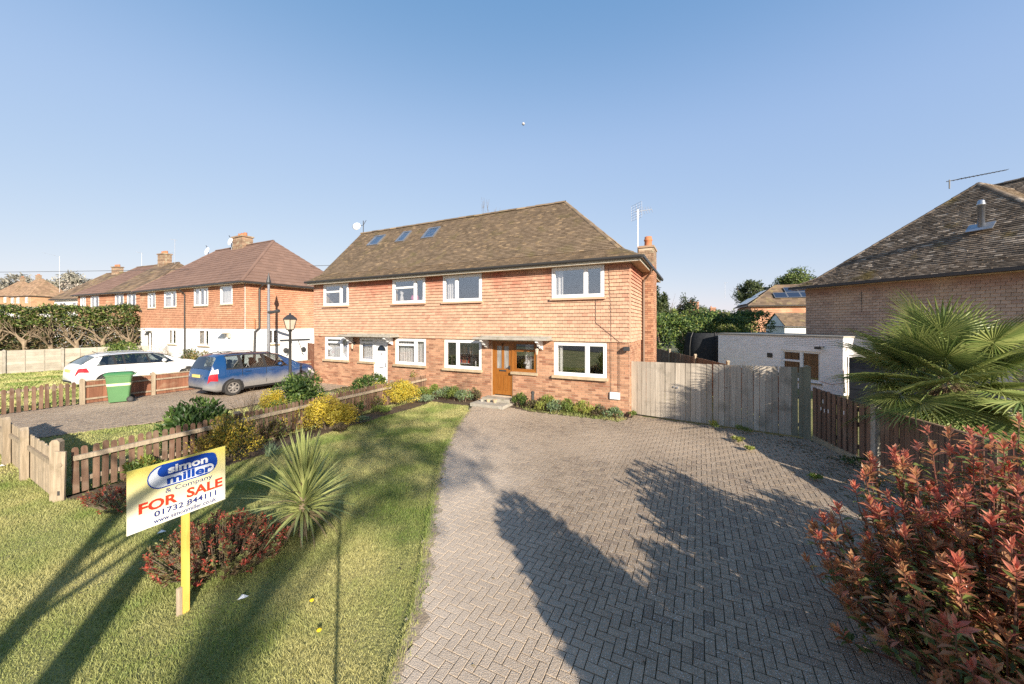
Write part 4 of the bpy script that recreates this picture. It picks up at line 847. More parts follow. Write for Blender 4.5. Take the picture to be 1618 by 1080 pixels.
for a, b in ((E[0], B[0]), (B[0], P0), (E[1], B[1]), (B[1], P0), (P0, P1)): ridge_caps(ro3, a, b, mt['roof3'], .1, .28)
# crossing main roof behind the hip
m = MB(); q = [(3.4, 3.4, 6.2), (12.5, 3.4, 6.2), (12.5, 6, 8.75), (3.4, 6, 8.75), (3.4, 8.6, 6.2), (12.5, 8.6, 6.2)]
m.add(q, [(0, 1, 2, 3), (5, 4, 3, 2), (0, 3, 4), (1, 5, 2)]); cr = m.build('cross_roof', mt['felt'], H3); m = MB(); slope(m, q[0], q[1], q[2], q[3], .1, .175); stuff(m.build('roof_tiles', mt['roof3'], cr)); ridge_caps(cr, q[3], q[2], mt['roof3'], .13, .45)
m = MB(); m.box(-o-.05, L3+o+.05, -o-.09, -o+.03, 4.45, 4.56); m.box(L3+o-.03, L3+o+.09, -o, D3, 4.45, 4.56); m.build('gutter', mt['gutter'], H3)
MB().box(-o, L3+o, -o+.04, -.03, 4.42, 4.44).build('soffit', mt['soffit'], H3); MB().box(-.02, L3+.02, -.045, -.02, 4.26, 4.42).build('fascia', mt['hung3'], H3)
m = MB(); m.tube([(2.2, -.04, 4.2), (2.22, -.04, 3.3)], .01, 4); m.build('cable', mt['iron'], H3)
m = MB(); m.lathe([(.09, -.1), (.09, .75), (.11, .75), (.11, .82), (.09, .84), (.09, .9), (.06, .95)], 12, 0, TR(5.02, 1.23, 6.24)); fl = m.build('flue', mt['tin'], ro3, True); MB().box(-.32, .32, -.2, .16, .03, .06, 0, Matrix.Translation((5.02, 1.23, 6.22)) @ Matrix.Rotation(R(47), 4, 'X')).build('flashing', mt['tin'], fl)
pw3 = M3 @ Vector((L3/2, 3.3, 8.2)); aerial('tv_aerial', 'long dark TV aerial lying level above the right hand roof peak', TR(pw3.x-1.2, pw3.y, pw3.z-.1, 0), .35, 2.4, 13, .3, False, mat='iron', tilt=R(11), br=.016)
# ---------------------------------------------------------------- white painted outbuilding beside it
OX, OY = 12.97, 14.5; AO = A3
G = thing('garage', 'flat roofed white painted brick outbuilding behind the board gates', 'outbuilding', (OX, OY, 0), AO)      # local x runs towards the viewer, origin at the near corner
TL = TR(-5.9, 0); GW = 5.9; ops = [(GW-2.46, GW-.80, .35, 1.66)]
c = MB(); wall_cells(c, TL, GW, 0, 2.26, ops, .2); wall_cells(c, TR(0, .2, 0, math.pi/2), 1.8, 0, 2.26, [], .2); wall_cells(c, TR(-GW, 3.2, 0, -math.pi/2), 3.0, 0, 2.26, [], .2); c.build('wall', mt['whitebrick'], G)
MB().box(-GW+.2, -.2, 1.9, 2.0, 0, 2.2).build('partition_wall', mt['dark'], G)
MB().box(-2.3, -.003, -.0025, .0, 1.86, 2.24).box(.0, .0025, .003, 1.4, 1.86, 2.24).build('dark_joints', mt['gutter'], G)
GM = Matrix.Translation((OX, OY, 0)) @ Matrix.Rotation(AO, 4, 'Z')
pieces(G, GM, TL, GW, 0, 2.25, ops, .225, .075, .009, 'b', 'brick', mt['whitebrick'], 200, 'brickwork')
pieces(G, GM, TR(0, 0, 0, math.pi/2), 2.0, 0, 2.25, [], .225, .075, .009, 'b', 'brick', mt['whitebrick'], 80, 'brickwork')
MB().box(-GW-.04, .04, -.05, 3.2, 2.26, 2.33).build('flat_roof', mt['conc'], G)
MB().box(-.02, .06, 1.96, 2.14, 0, 2.42).build('corner_post', mt['render'], G)
w_ = window(G, TL, ops[0][0], ops[0][1], .35, 1.66, (.52,), {0: .36}, y=.03, sill=.05, glass=mt['glass_plain'])
MB().box(-3.1, -2.85, -.03, -.009, 1.25, 1.46).build('air_vent', mt['iron'], G)
m = MB(); m.box(-.72, -.66, -.25, -.009, 1.86, 1.9); m.box(-.86, -.6, -.3, -.2, 1.78, 1.88); m.build('security_light', mt['iron'], G)
MB().tube([(-.8, -.02, .45), (-.4, -.03, .38), (.0, -.02, .5), (.05, .1, 1.9)], .008, 4).build('cable', mt['terracotta'], G)
# dark boarded shed in front of it
ASh = math.atan2(-.88, .47); SHX, SHY = 11.75, 12.9
G2 = thing('shed', 'dark slate-blue boarded shed with corrugated roof half hidden by palm leaves', 'shed', (SHX, SHY, 0), ASh)
for i in range(9): MB().box(0, 3.2, -.02-.008*(i % 2), .01, .05+i*.178, .05+i*.178+.176, 0, Matrix.Translation((0, 0, 0)) @ Matrix.Rotation(0, 4, 'X')).build('plank', mt['shed'], G2)
MB().box(0.01, 3.19, .01, 1.6, 0, 1.64).build('body', mt['shed'], G2)
m = MB(); n = 44; vs = []
for i in range(n+1):
    x = -.08+3.4*i/n; z = 1.69+.018*math.sin(i*math.pi/2); vs += [(x, -.12, z), (x, 1.7, z+.12)]
m.add(vs, [(2*i, 2*i+2, 2*i+3, 2*i+1) for i in range(n)]); m.build('corrugated_roof', mt['conc'], G2)
MB().tube([(-.04, -.04, .02), (-.03, -.05, 1.66)], .018, 5).build('corner_batten', mt['oldwood'], G2)
# house with solar panels, small gable, red chimneys beyond the gardens
AS = math.atan2(-.35, .94)
HS, RS, AA = house('brick_house', 'red tile-hung house with solar panels on two roof slopes beyond the laurel hedge', (25.8, 40), AS, 0, 9, 6.4, 4.75, 7.2, 3.0, 3.0, 2.0, up='hung2', roof='roof4', low='brick', front=[(5.4, 6.4, 3.6, 4.6)], lwin=[(2.4, 3.6, 3.2, 4.4)], group='houses beyond the gardens', **cw4)
def panels(p00, eu, ev, nu, nv, pw, ph, parent):
    eu, ev = Vector(eu).normalized(), Vector(ev).normalized(); nn = eu.cross(ev)
    for i in range(nu):
        for j in range(nv):
            T = Matrix((( *eu, 0), (*ev, 0), (*nn, 0), (0, 0, 0, 1))).transposed(); T.translation = Vector(p00)+eu*i*pw+ev*j*ph+nn*.12
            q = MB().box(0, pw-.03, 0, ph-.03, 0, .04, 0, T).build('solar_panel', mt['panelframe'], parent); MB().box(.04, pw-.07, .04, ph-.07, .041, .046, 0, T).build('cell_face', mt['panel'], q)
sv = Vector((0, 3.55, 2.39)).normalized()
panels(Vector((2.4, -.35, 4.81))+sv*1.3, (1, 0, 0), sv, 4, 1, 1.2, 1.1, RS); panels(Vector((3.6, -.35, 4.81))+sv*2.42, (1, 0, 0), sv, 3, 1, 1.2, 1.1, RS)
sv = Vector((3.35, 0, 2.39)).normalized(); panels(Vector((-.35, 5.4, 4.81))+sv*.2, (0, -1, 0), sv, 4, 1, 1.15, 1.5, RS); panels(Vector((-.35, 4.4, 4.81))+sv*1.75, (0, -1, 0), sv, 2, 1, 1.15, 1.2, RS)
aerial('tv_aerial', 'thin rod aerial rising behind the solar panel roof', TR(25.9, 45, 6, 0), 1.9, .5, 3, .2, br=.012)
house('outbuilding', 'small white gabled outbuilding with brown tiled roof beside the buff tile-hung flank', (22.1, 30), math.atan2(-.1, .99), 0, 3.4, 2.6, 2.6, 3.75, 0, 0, 5, up='render', roof='roof4', gauge=.15, tw=.2, group='houses beyond the gardens', oh=.15, caps=False)
for x, y, z0, z1, lb in ((31, 62, 3, 6.6, 'red brick house with one broad chimney showing over the hedge'), (36.5, 66, 2.5, 5.8, 'small roof with a single red chimney behind the hedge')):
    hh, rr, _ = house('brick_house', lb, (x-2, y), -.2, 0, 7, 6, 3.4, 5.0, 2.5, 2.5, 1.5, up='hung2', low='brick', roof='roof4', group='houses beyond the gardens', **cw4); chimney(hh, 2, 2.8, z0, z1, 1.6 if x < 33 else .9, .8, 1, 'brick')
# ================================================================== FENCES AND GATES
def board_fence(name, label, cat, A, B, h0, h1, bw, mat, posts=(), gap=.010, th=.022, alt=0., top=None, rails=False, lift=.02, group=None, gaps=(), rnd_=.012, mats=None, featheredge=False, g0=0., g1=0.):
    """vertical boards from A to B, each a part"""
    A, B = Vector((*A, 0)), Vector((*B, 0)); L = (B-A).length; ang = math.atan2((B-A).y, (B-A).x)
    t = thing(name, label, cat, A, ang, group); n = int(round(L/bw))
    for i in range(n):
        if i in gaps: continue
        x = i*L/n; f = (i+.5)/n; h = h0+(h1-h0)*f+random.uniform(-rnd_, rnd_*.4); zz = lift+g0+(g1-g0)*f
        m = MB(); m.add(*_vf(MB().prism([(0, zz), (L/n-gap, zz), (L/n-gap, h), (0, h)], 0, th*(1.0 if not featheredge else .7))))
        T = TR(x, random.uniform(-.003, .003)-(alt*(i % 2)), 0, random.gauss(0, .01)+(-.07 if featheredge else 0)) @ Matrix.Rotation(random.gauss(0, .004), 4, 'Y')
        m.build('board', mt[mats[0] if mats and f > mats[1] else mat], t, T=T)
    if rails:
        for z in (.28, .5*(h0+h1)*.5+.1, .5*(h0+h1)-.22): MB().box(0, L, th+.01, th+.06, z, z+.08).build('rail', mt[mat], t)
    for p in posts: MB().box(p-.05, p+.05, th+.012, th+.11, -.05, (h0+(h1-h0)*p/L)-.03).build('post', mt[mat], t)
    return t, L
a_, b_ = (3.72, 11.42), (7.15, 9.02); mid = (a_[0]+(b_[0]-a_[0])*.52, a_[1]+(b_[1]-a_[1])*.52)
g1_, Lg = board_fence('timber_gate', 'weathered grey double-gate leaf next to the brick house', 'gate', a_, mid, 1.66, 1.70, .136, 'gate', rails=True, lift=.05, rnd_=.004, group='board gates across the drive')
MB().box(-.055, .0, -.02, .08, 0, 1.66).build('post', mt['gate'], g1_)
m = MB(); m.box(1.27, 1.31, -.03, -.004, .95, 1.0); m.box(1.18, 1.22, -.03, -.004, .97, 1.01); m.build('ring_latch', mt['alu'], g1_)
g2_, Lg2 = board_fence('timber_gate', 'weathered grey gate leaf crossed by the palm shadow', 'gate', (mid[0]+.02, mid[1]-.014), b_, 1.70, 1.75, .136, 'gate', rails=True, lift=.05, rnd_=.004, group='board gates across the drive', mats=('gate_green', .86))
t = thing('gate_post', 'green stained square post at the right end of the gates', 'post', (7.17, 9.0, 0), R(-35)); MB().box(-.07, .07, -.07, .07, -.05, 1.76).prism([(-.08, 1.76), (.08, 1.76), (0, 1.80)], -.08, .08).build('shaft', mt['gate_green'], t)
# right boundary: slatted part, concrete post, close-boarded panels
f1, L1 = board_fence('wooden_fence', 'dark upright slat fence with one missing slat between gate and concrete post', 'fence', (7.2, 8.86), (6.87, 7.06), 1.30, 1.22, .083, 'brownfence', gap=-.012, th=.024, alt=.028, gaps=(17,), rails=True, lift=.16)
MB().box(0, L1, -.012, .03, 0, .15).build('gravel_board', mt['gravelboard'], f1)
for k_, (x_, z_) in enumerate(((.35, .82), (.47, .8), (.42, 1.0), (.6, .82), (1.1, .9))): MB().box(x_, x_+.02, -.034, -.0285, z_, z_+.08).build('paint_mark', mt['white'], f1)
t = thing('concrete_post', 'pale slotted concrete post in the right hand fence', 'post', (6.85, 6.97, 0), R(-98)); MB().box(-.055, .055, -.05, .06, -.05, 1.27).prism([(-.05, 1.27), (.05, 1.27), (.03, 1.30), (-.03, 1.30)], -.045, .055).build('shaft', mt['conc'], t)
pr = [(6.84, 6.88)]
f2, L2 = board_fence('wooden_fence', 'dark close-boarded fence panel beside the palm behind the red shrub', 'fence', (6.84, 6.88), (6.53, 4.98), 1.22, 1.20, .1, 'brownfence', gap=-.004, th=.014, rails=True, lift=.16, featheredge=True)
MB().box(0, L2, -.012, .03, 0, .15).build('gravel_board', mt['gravelboard'], f2); MB().box(0, L2, -.015, .05, 1.205, 1.225).build('capping', mt['brownfence'], f2)
f3, L3_ = board_fence('wooden_fence', 'dark close-boarded fence panel furthest right, mostly behind red leaves', 'fence', (6.50, 4.85), (6.20, 2.95), 1.20, 1.18, .1, 'brownfence', gap=-.004, th=.014, rails=True, lift=.16, featheredge=True)
MB().box(0, L3_, -.012, .03, 0, .15).build('gravel_board', mt['gravelboard'], f3)
# garden fence beyond the gates
f4, L4 = board_fence('wooden_fence', 'dark garden fence running back from the gates towards the laurel hedge', 'fence', (8.55, 24), (7.35, 9.6), 1.42, 1.36, .16, 'brownfence', rnd_=.01, rails=False)
for q in (2.1, 5.0, 8.2, 11.0): MB().box(q-.06, q+.06, -.07, -.005, 0, 1.47).prism([(q-.07, 1.47), (q+.07, 1.47), (q, 1.53)], -.08, .02).build('post', mt['oldwood'], f4)
# pickets
def picket_fence(name, label, A, B, n, h, rail=True, posts=(), mat='picket', pw=.075, railmat='oldwood', side=-1, group=None, rz=.56, skip=0, lowrail=False, h2=None):
    A, B = Vector((*A, 0)), Vector((*B, 0)); L = (B-A).length; t = thing(name, label, 'fence', A, math.atan2((B-A).y, (B-A).x), group)
    def pk(hh): return MB().prism([(-pw/2, .04), (pw/2, .04), (pw/2, hh-.045), (pw*.36, hh-.012), (0, hh), (-pw*.36, hh-.012), (-pw/2, hh-.045)], -.011, .011)
    ms = [pk(h+random.uniform(-.02, .02)).mesh('picket', mt[mat]) for _ in range(5)]
    for i in range(n): link('picket', random.choice(ms), t, TR((i+.5)*L/n+random.uniform(-.008, .008), random.uniform(-.004, .004), random.uniform(-.015, .01)) @ Matrix.Rotation(random.gauss(0, .012), 4, 'Y'))
    if rail:
        segs = [0, *posts, L] if posts else [0, L]
        for a, b in zip(segs[:-1], segs[1:]):
            MB().box(a+.02, b-.02, side*.012 if side > 0 else side*.075, side*.075 if side > 0 else side*.012, rz, rz+.075).build('rail', mt[railmat], t)
            if lowrail: MB().box(a+.02, b-.02, .012, .05, .2, .27).build('rail', mt[railmat], t)
    for p in posts: MB().box(p-.05, p+.05, -.005+.02, .1, -.05, h+.04).build('post', mt[railmat], t)
    return t
dw_ = Vector((.4506, .8927)); P0_ = Vector((-7.18, 6.02))
pf = picket_fence('picket_fence', 'red-brown picket fence with pale top rail between the two front gardens', P0_, P0_+Vector((.394, .919))*10.15, 88, .78, posts=(2.55, 5.1, 7.6), rz=.58, lowrail=True)
t = thing('fence_post', 'stout pale corner post with a bolt hole where the picket fence begins', 'post', (-7.24, 5.89, 0), R(20))
MB().box(-.06, .06, -.05, .05, -.05, .93).prism([(-.06, .93), (.06, .93), (.03, .97), (-.03, .97)], -.05, .05).build('shaft', mt['oldwood'], t)
MB().prism([(.0, .0), (.13, .0), (.15, .78), (.02, .80)], -.085, -.052).build('cleat', mt['oldwood'], t)
MB().lathe([(.032, 0), (.036, .012), (.02, .013)], 10, 0, Matrix.Translation((.08, -.085, .58)) @ Matrix.Rotation(math.pi/2, 4, 'X')).build('bolt', mt['oldwood'], t); MB().box(.055, .085, -.088, -.084, .1, .17).build('mortise', mt['iron'], t)
ff = Vector((-.875, .484)); F0 = Vector((-7.33, 5.95))
f5, L5 = board_fence('wooden_fence', 'pale weathered close-set slat fence along the verge left of the sign', 'fence', F0, F0+ff*5.8, .80, .80, .085, 'oldwood', gap=.016, rnd_=.02)
for p in (1.6, 3.1, 4.7): MB().box(p-.055, p+.055, .035, .13, -.05, .9).prism([(p-.055, .9), (p+.055, .9), (p, .95)], .035, .13).build('post', mt['oldwood'], f5)
MB().box(0, L5, .026, .06, .55, .62).build('rail', mt['oldwood'], f5)
# left neighbour's boundary: pickets then boards
pf2 = picket_fence('picket_fence', 'short red-brown picket fence at the left edge beside the paved drive', (-17.0, 8.6), (-14.98, 12.75), 32, .82, posts=(2.9,), rz=.66, side=1, pw=.085)
def panel_fence(name, label, A, B, n, h, mat, postmat, ph, pitch, bw=.11, horiz=False, lw=0):
    A, B = Vector((*A, 0)), Vector((*B, 0)); L = (B-A).length; t = thing(name, label, 'fence', A, math.atan2((B-A).y, (B-A).x)); s = L/n
    for k in range(n):
        if horiz:
            q = int(h/.15)
            for i in range(q): MB().box(k*s+.06, (k+1)*s-.06, .0, .02, .03+i*h/q, .03+(i+1)*h/q-.004, 0, Matrix.Rotation(0, 4, 'X')).build('slat', mt[mat], t, T=Matrix.Translation((0, .004*(i % 2), 0)))
            for j in range(1, 3): MB().box(k*s+j*s/3-.02, k*s+j*s/3+.02, -.02, -.002, .03, h).build('batten', mt[mat], t)
        else:
            q = int((s-.12)/bw)
            for i in range(q): MB().box(0, (s-.12)/q-.003, 0, .018, .04, h).build('board', mt[mat], t, T=TR(k*s+.06+i*(s-.12)/q, random.uniform(-.002, .004), random.uniform(-.006, .006)))
            for z in (.16, h-.2): MB().box(k*s+.06, (k+1)*s-.06, -.04, -.006, z, z+.06).build('rail', mt[postmat], t)
            MB().box(k*s+.06, (k+1)*s-.06, -.03, .045, h, h+.035).build('capping', mt[postmat], t)
    for k in range(n+1): MB().box(k*s-.055, k*s+.055, -.06, .06, -.05, ph).prism([(k*s-.055, ph), (k*s+.055, ph), (k*s, ph+.05)], -.06, .06).build('post', mt[postmat], t)
    return t
panel_fence('wooden_fence', 'low red-brown boarded fence with pale rails between the white car and the drive', (-14.92, 12.85), (-10.8, 21.3), 5, .80, 'redboard', 'oldwood', .88, 0)
panel_fence('grey_fence', 'grey panel fence with concrete posts behind the white car', (-30.2, 16.8), (-25.4, 26.3), 5, 1.30, 'greyfence', 'conc', 1.34, 0, horiz=True)
board_fence('wooden_fence', 'tall brown side fence panel between the two house pairs', 'fence', (-11.6, 21.0), (-9.65, 19.0), 1.75, 1.75, .15, 'redboard')
# ================================================================== CARS, BIN, LAMP, SIGN
def car(name, label, cat, loc, rz, Lc, Wc, top, belt, zb, paint, wheels, wins, rearw, wind, lights, doors, rails=None, rimr=.2, wr=.315, plate=True, dark_low=None, spokes=7):
    t = thing(name, label, cat, (*loc, .022), rz)
    tx = [p[0] for p in top]; tz = [p[1] for p in top]; bx = [p[0] for p in belt]; bz = [p[1] for p in belt]
    hwid = Wc/2
    def plan(x): return np.interp(x, [0, .06, .25, .8, 2.2, Lc-1.0, Lc-.45, Lc-.12, Lc], [.62, .80, .93, .99, 1, .985, .93, .78, .55])*hwid
    def ring(x):
        zt = np.interp(x, tx, tz); be = min(np.interp(x, bx, bz), zt-.07); pw = plan(x); k = np.clip((zt-be)/.5, 0, 1)
        z0 = zb+np.interp(x, [0, .35, Lc-.5, Lc], [.12, 0, 0, .06]); wr_ = pw*(1-.22*k)
        return [(0, z0), (pw*.9, z0), (pw*.965, z0+.1), (pw, z0+(be-z0)*.55), (pw*.965, be), (wr_*.985-.02, zt-.05), (wr_*.78, zt-.012), (0, zt)]
    def pt(x, v, side, off=0.):
        r = ring(x); v = min(max(v, 0), 6.999); i = int(v); f = v-i; y = r[i][0]*(1-f)+r[i+1][0]*f; z = r[i][1]*(1-f)+r[i+1][1]*f
        dy, dz = r[i+1][0]-r[i][0], r[i+1][1]-r[i][1]; l = math.hypot(dy, dz)+1e-9
        return Vector((x, side*(y+off*dz/l), z-off*dy/l))
    wa, wb = min(wins[0][0], wins[0][2]), max(wins[-1][1], wins[-1][3])
    xs = sorted(set(np.round(np.concatenate([[wa, wb, *rearw, *wind], np.linspace(0, .6, 13), np.linspace(.6, Lc-.6, 26), np.linspace(Lc-.6, Lc, 13)]), 3)))
    b = MB(); k = 8; vs = []
    for x in xs:
        r = ring(x); vs += [(x, y, z) for y, z in r]+[(x, -y, z) for y, z in r[-2:0:-1]]
    nr = 14
    def open_(i, j):
        m_ = (xs[i]+xs[i+1])/2
        return (j in (4, 9) and wa < m_ < wb) or (j in (5, 6, 7, 8) and (rearw[0] < m_ < rearw[1] or wind[0] < m_ < wind[1]))
    fs_ = [(i*nr+j, i*nr+(j+1) % nr, (i+1)*nr+(j+1) % nr, (i+1)*nr+j) for i in range(len(xs)-1) for j in range(nr) if not open_(i, j)]
    fs_ += [tuple(range(nr-1, -1, -1)), tuple((len(xs)-1)*nr+j for j in range(nr))]
    b.add(vs, fs_); body = b.build('body', mt[paint], t, True)
    def patch(nm_, mat_, x00, x10, x01, x11, v0, v1, side, off=.006, n=8, par=body):
        m_ = MB(); vs = []
        for i in range(n+1):
            for j in range(4):
                f = j/3; xa = x00+(x01-x00)*f; xb = x10+(x11-x10)*f; vs.append(pt(xa+(xb-xa)*i/n, v0+(v1-v0)*f, side, off))
        m_.add(vs, [(i*4+j, (i+1)*4+j, (i+1)*4+j+1, i*4+j+1) for i in range(n) for j in range(3)]); return m_.build(nm_, mt[mat_], par, True)
    for s in (-1, 1):
        bd = [(wa, wa)]+[e for q in wins for e in ((q[0], q[2]), (q[1], q[3]))]+[(wb, wb)]
        for a_, c_ in zip(bd[0::2], bd[1::2]):
            if c_[0]-a_[0]+c_[1]-a_[1] > .01: patch('pillar', paint if a_[0] in (wa,) or c_[0] == wb else 'carblack', a_[0]-.004, c_[0]+.004, a_[1]-.004, c_[1]+.004, 4.0, 5.0, s, .002, 3)
        for v0, v1 in ((4.0, 4.09), (4.92, 5.0)): patch('window_trim', 'carblack', wa, wb, wa, wb, v0, v1, s, .004, 20)
        for q in wins: patch('side_window', 'carpane', *q, 4.07, 4.94, s, .001)
        for dx in doors:
            patch('door_gap', 'carblack', dx-.009, dx+.009, dx-.009, dx+.009, 1.9, 4.02, s, .003, 1)
        for hx in doors[:2]: 
            p = pt(hx+.12, 3.72, s, .02); MB().box(p.x-.02, p.x+.18, p.y-.018, p.y+.018, p.z-.015, p.z+.018).build('door_handle', mt[paint], body)
        patch('sill_trim', 'carblack', wheels[0]+.42, wheels[1]-.42, wheels[0]+.42, wheels[1]-.42, 1.0, 1.9, s, .004, 6)
        for lt in lights: patch(lt[0], lt[1], *lt[2], lt[3], lt[4], s, .012)
        mp = pt(wind[0]-.12, 4.1, s, .05); MB().add(*_vf(MB().lathe([(.03, -.09), (.075, -.06), (.085, 0), (.07, .06), (.02, .09)], 10)), 0, Matrix.Translation(mp+Vector((0, s*.06, .04))) @ Matrix.Rotation(math.pi/2, 4, 'X')).build('wing_mirror', mt[paint], t, True)
        if rails: MB().tube([pt(rails[0], 5.4, s, .0), pt(rails[0]+.15, 5.4, s, .045), pt((rails[0]+rails[1])/2, 5.4, s, .05), pt(rails[1]-.15, 5.4, s, .045), pt(rails[1], 5.4, s, .0)], .016, 6).build('roof_rail', mt['alu' if paint == 'carwhite' else 'carblack'], t)
        for wx in wheels:
            y = plan(wx)*.985
            a = MB(); ar = [(wx+(wr+.055)*math.cos(math.pi*(i/16*1.24-.12)), wr+(wr+.055)*math.sin(math.pi*(i/16*1.24-.12))) for i in range(17)]
            a.prism(ar, s*(y+.012) if s < 0 else y-.2, y+.012 if s > 0 else s*(y-.2)); a.build('wheel_arch', mt['carblack'], body)
            Tw = Matrix.Translation((wx, s*(y+.02), wr)) @ Matrix.Rotation(-s*math.pi/2, 4, 'X')
            w_ = MB(); w_.lathe([(rimr, -.02), (rimr+.02, .005), (wr-.03, .012), (wr, -.02), (wr, -.17), (wr-.03, -.2), (rimr, -.2)], 28, 0, Tw); wo_ = w_.build('wheel', mt['rubber'], t, True)
            r_ = MB(); r_.lathe([(rimr+.004, -.015), (rimr+.004, .006), (rimr-.018, .004), (rimr-.03, -.03), (rimr-.03, -.05)], 28, 0, Tw); r_.lathe([(.05, -.04), (.055, .0), (.03, .008), (.0, .008)], 12, 0, Tw)
            for q in range(spokes):
                a_ = 2*math.pi*q/spokes; r_.add([(.035*math.cos(a_+sg)*1, .035*math.sin(a_+sg), .0) for sg in (-.9, .9)]+[((rimr-.01)*math.cos(a_+sg), (rimr-.01)*math.sin(a_+sg), -.006) for sg in (.17, -.17)]+[(.035*math.cos(a_+sg), .035*math.sin(a_+sg), -.03) for sg in (-.9, .9)]+[((rimr-.01)*math.cos(a_+sg), (rimr-.01)*math.sin(a_+sg), -.03) for sg in (.17, -.17)], [(0, 1, 2, 3), (0, 3, 7, 4), (1, 5, 6, 2)], 0, Tw)
            r_.build('rim', mt['alloy'], wo_); MB().lathe([(rimr-.01, -.06), (.0, -.058)], 20, 0, Tw).build('brake_disc', mt['carblack'], wo_)
    def cross(nm_, mat_, x0, x1, vy0, off=.008, w=.9, par=body, n=8):
        m_ = MB(); vs = []
        for i in range(n+1):
            x = x0+(x1-x0)*i/n; r = ring(x); e = r[5]; mid_ = r[7]
            for j in range(9):
                f = -1+2*j/8; y = e[0]*w*f; z = e[1]+.01+(mid_[1]-e[1])*(1-f*f); vs.append((x-(off if x1 < Lc/2 else -off), y, z+off))
        m_.add(vs, [(i*9+j, (i+1)*9+j, (i+1)*9+j+1, i*9+j+1) for i in range(n) for j in range(8)]); return m_.build(nm_, mt[mat_], par, True)
    cross('rear_window', 'carpane', *rearw, 0, .006, 1.); cross('windscreen', 'carpane', *wind, 0, .006, 1.)
    zs_ = float(np.interp(1.5, bx, bz))
    MB().box(.25, wind[1]-.1, -hwid*.82, hwid*.82, .35, zs_-.28).box(wind[1]-.55, wind[1]-.12, -hwid*.8, hwid*.8, zs_-.3, zs_-.03).build('cabin', mt['carblack'], t)
    for sx, n_ in ((1.25, 3), (2.25, 2)):
        for q in range(n_):
            y = (q-(n_-1)/2)*(.46 if n_ == 3 else .72); Ts = Matrix.Translation((sx, y, zs_-.3)) @ Matrix.Rotation(-.18, 4, 'Y')
            MB().box(-.06, .06, -.21, .21, 0, .46, 0, Ts).box(-.05, .04, -.12, .12, .49, .64, 0, Ts).build('seat', mt['carseat'], t)
    if plate: MB().box(-.012, .03, -.26, .26, .76, .87).build('number_plate', mt['plate'], body)
    MB().box(-.02, .05, -hwid*.55, hwid*.55, .33, .40).build('bumper_strip', mt['carblack'], body)
    MB().tube([(Lc*.15+.2, 0, np.interp(Lc*.15+.2, tx, tz)-.01), (Lc*.15, 0, np.interp(Lc*.15+.2, tx, tz)+.12)], .012, 5).build('aerial', mt['carblack'], t)
    return t
car_az = math.atan2(.893, .45)
car('blue_people_carrier', 'dusty blue people carrier with grimy grey lower doors parked by the lamp post', 'car', (-12.02, 14.07), car_az, 4.5, 1.81,
    [(0, .60), (.03, .78), (.10, 1.0), (.22, 1.28), (.36, 1.52), (.6, 1.60), (1.4, 1.635), (2.3, 1.60), (2.75, 1.50), (3.2, 1.25), (3.55, 1.06), (3.9, .98), (4.25, .86), (4.42, .72), (4.5, .55)], [(0, .55), (.1, 1.0), (.4, 1.03), (2.5, .98), (3.6, .93), (4.5, .5)], .2, 'carblue', (.84, 3.56),
    [(.62, 1.12, .66, 1.05), (1.22, 2.02, 1.17, 1.96), (2.12, 3.02, 2.06, 2.62)], (.13, .37), (2.72, 3.45), [('tail_light', 'red', (.05, .34, .09, .33), 2.9, 3.7), ('tail_light', 'clear', (.10, .36, .16, .36), 3.65, 4.1), ('headlight', 'clear', (4.02, 4.36, 3.95, 4.3), 3.3, 4.0)], (1.17, 2.08, 3.1), (.7, 2.4))
car('white_estate_car', 'white estate car with dark glass parked beyond the low brown fence', 'car', (-18.77, 15.62), car_az, 4.78, 1.84,
    [(0, .62), (.03, .90), (.12, 1.03), (.35, 1.22), (.62, 1.40), (.9, 1.47), (1.8, 1.51), (2.6, 1.47), (2.95, 1.38), (3.3, 1.2), (3.65, 1.04), (4.1, .98), (4.5, .85), (4.7, .72), (4.78, .55)], [(0, .55), (.12, .98), (1.0, 1.0), (3.6, .95), (4.78, .5)], .2, 'carwhite', (.95, 3.78),
    [(.62, 1.18, .86, 1.12), (1.26, 1.48, 1.2, 1.44), (1.54, 2.32, 1.5, 2.22), (2.38, 3.32, 2.28, 2.85)], (.2, .62), (2.95, 3.62), [('tail_light', 'red', (.03, .42, .06, .34), 3.3, 3.85), ('headlight', 'clear', (4.2, 4.6, 4.15, 4.55), 3.2, 3.9)], (1.5, 2.34, 3.45), (.95, 2.7), rimr=.22)
# wheelie bin
t = thing('wheelie_bin', 'green wheelie bin with a cream band standing by the brown fence', 'bin', (-14.08, 13.28, .022), R(42)); t.scale = (.94, .94, 1)
def loft(rings):
    m_ = MB(); n = len(rings[0]); vs = [p for r in rings for p in r]
    m_.add(vs, [(i*n+j, i*n+(j+1) % n, (i+1)*n+(j+1) % n, (i+1)*n+j) for i in range(len(rings)-1) for j in range(n)]+[tuple(range(n-1, -1, -1)), tuple((len(rings)-1)*n+j for j in range(n))]); return m_
def rrect(hx, hy, z, r=.05, ox=0, tilt=0):
    return [(ox+sx*(hx-r)+r*math.cos(a), sy*(hy-r)+r*math.sin(a), z+tilt*(ox+sx*(hx-r))) for sx, sy, a0 in ((1, 1, 0), (-1, 1, 90), (-1, -1, 180), (1, -1, 270)) for a in (R(a0), R(a0+45), R(a0+90))]
loft([rrect(.27, .225, .03), rrect(.29, .24, .3), rrect(.35, .285, .93), rrect(.37, .30, .94), rrect(.37, .30, .98)]).build('body', mt['binG'], t)
loft([rrect(.40, .315, .985, .06, 0), rrect(.40, .315, 1.02, .06, 0), rrect(.34, .27, 1.06, .08, 0), rrect(.2, .16, 1.075, .08, 0)]).build('lid', mt['binlid'], t)
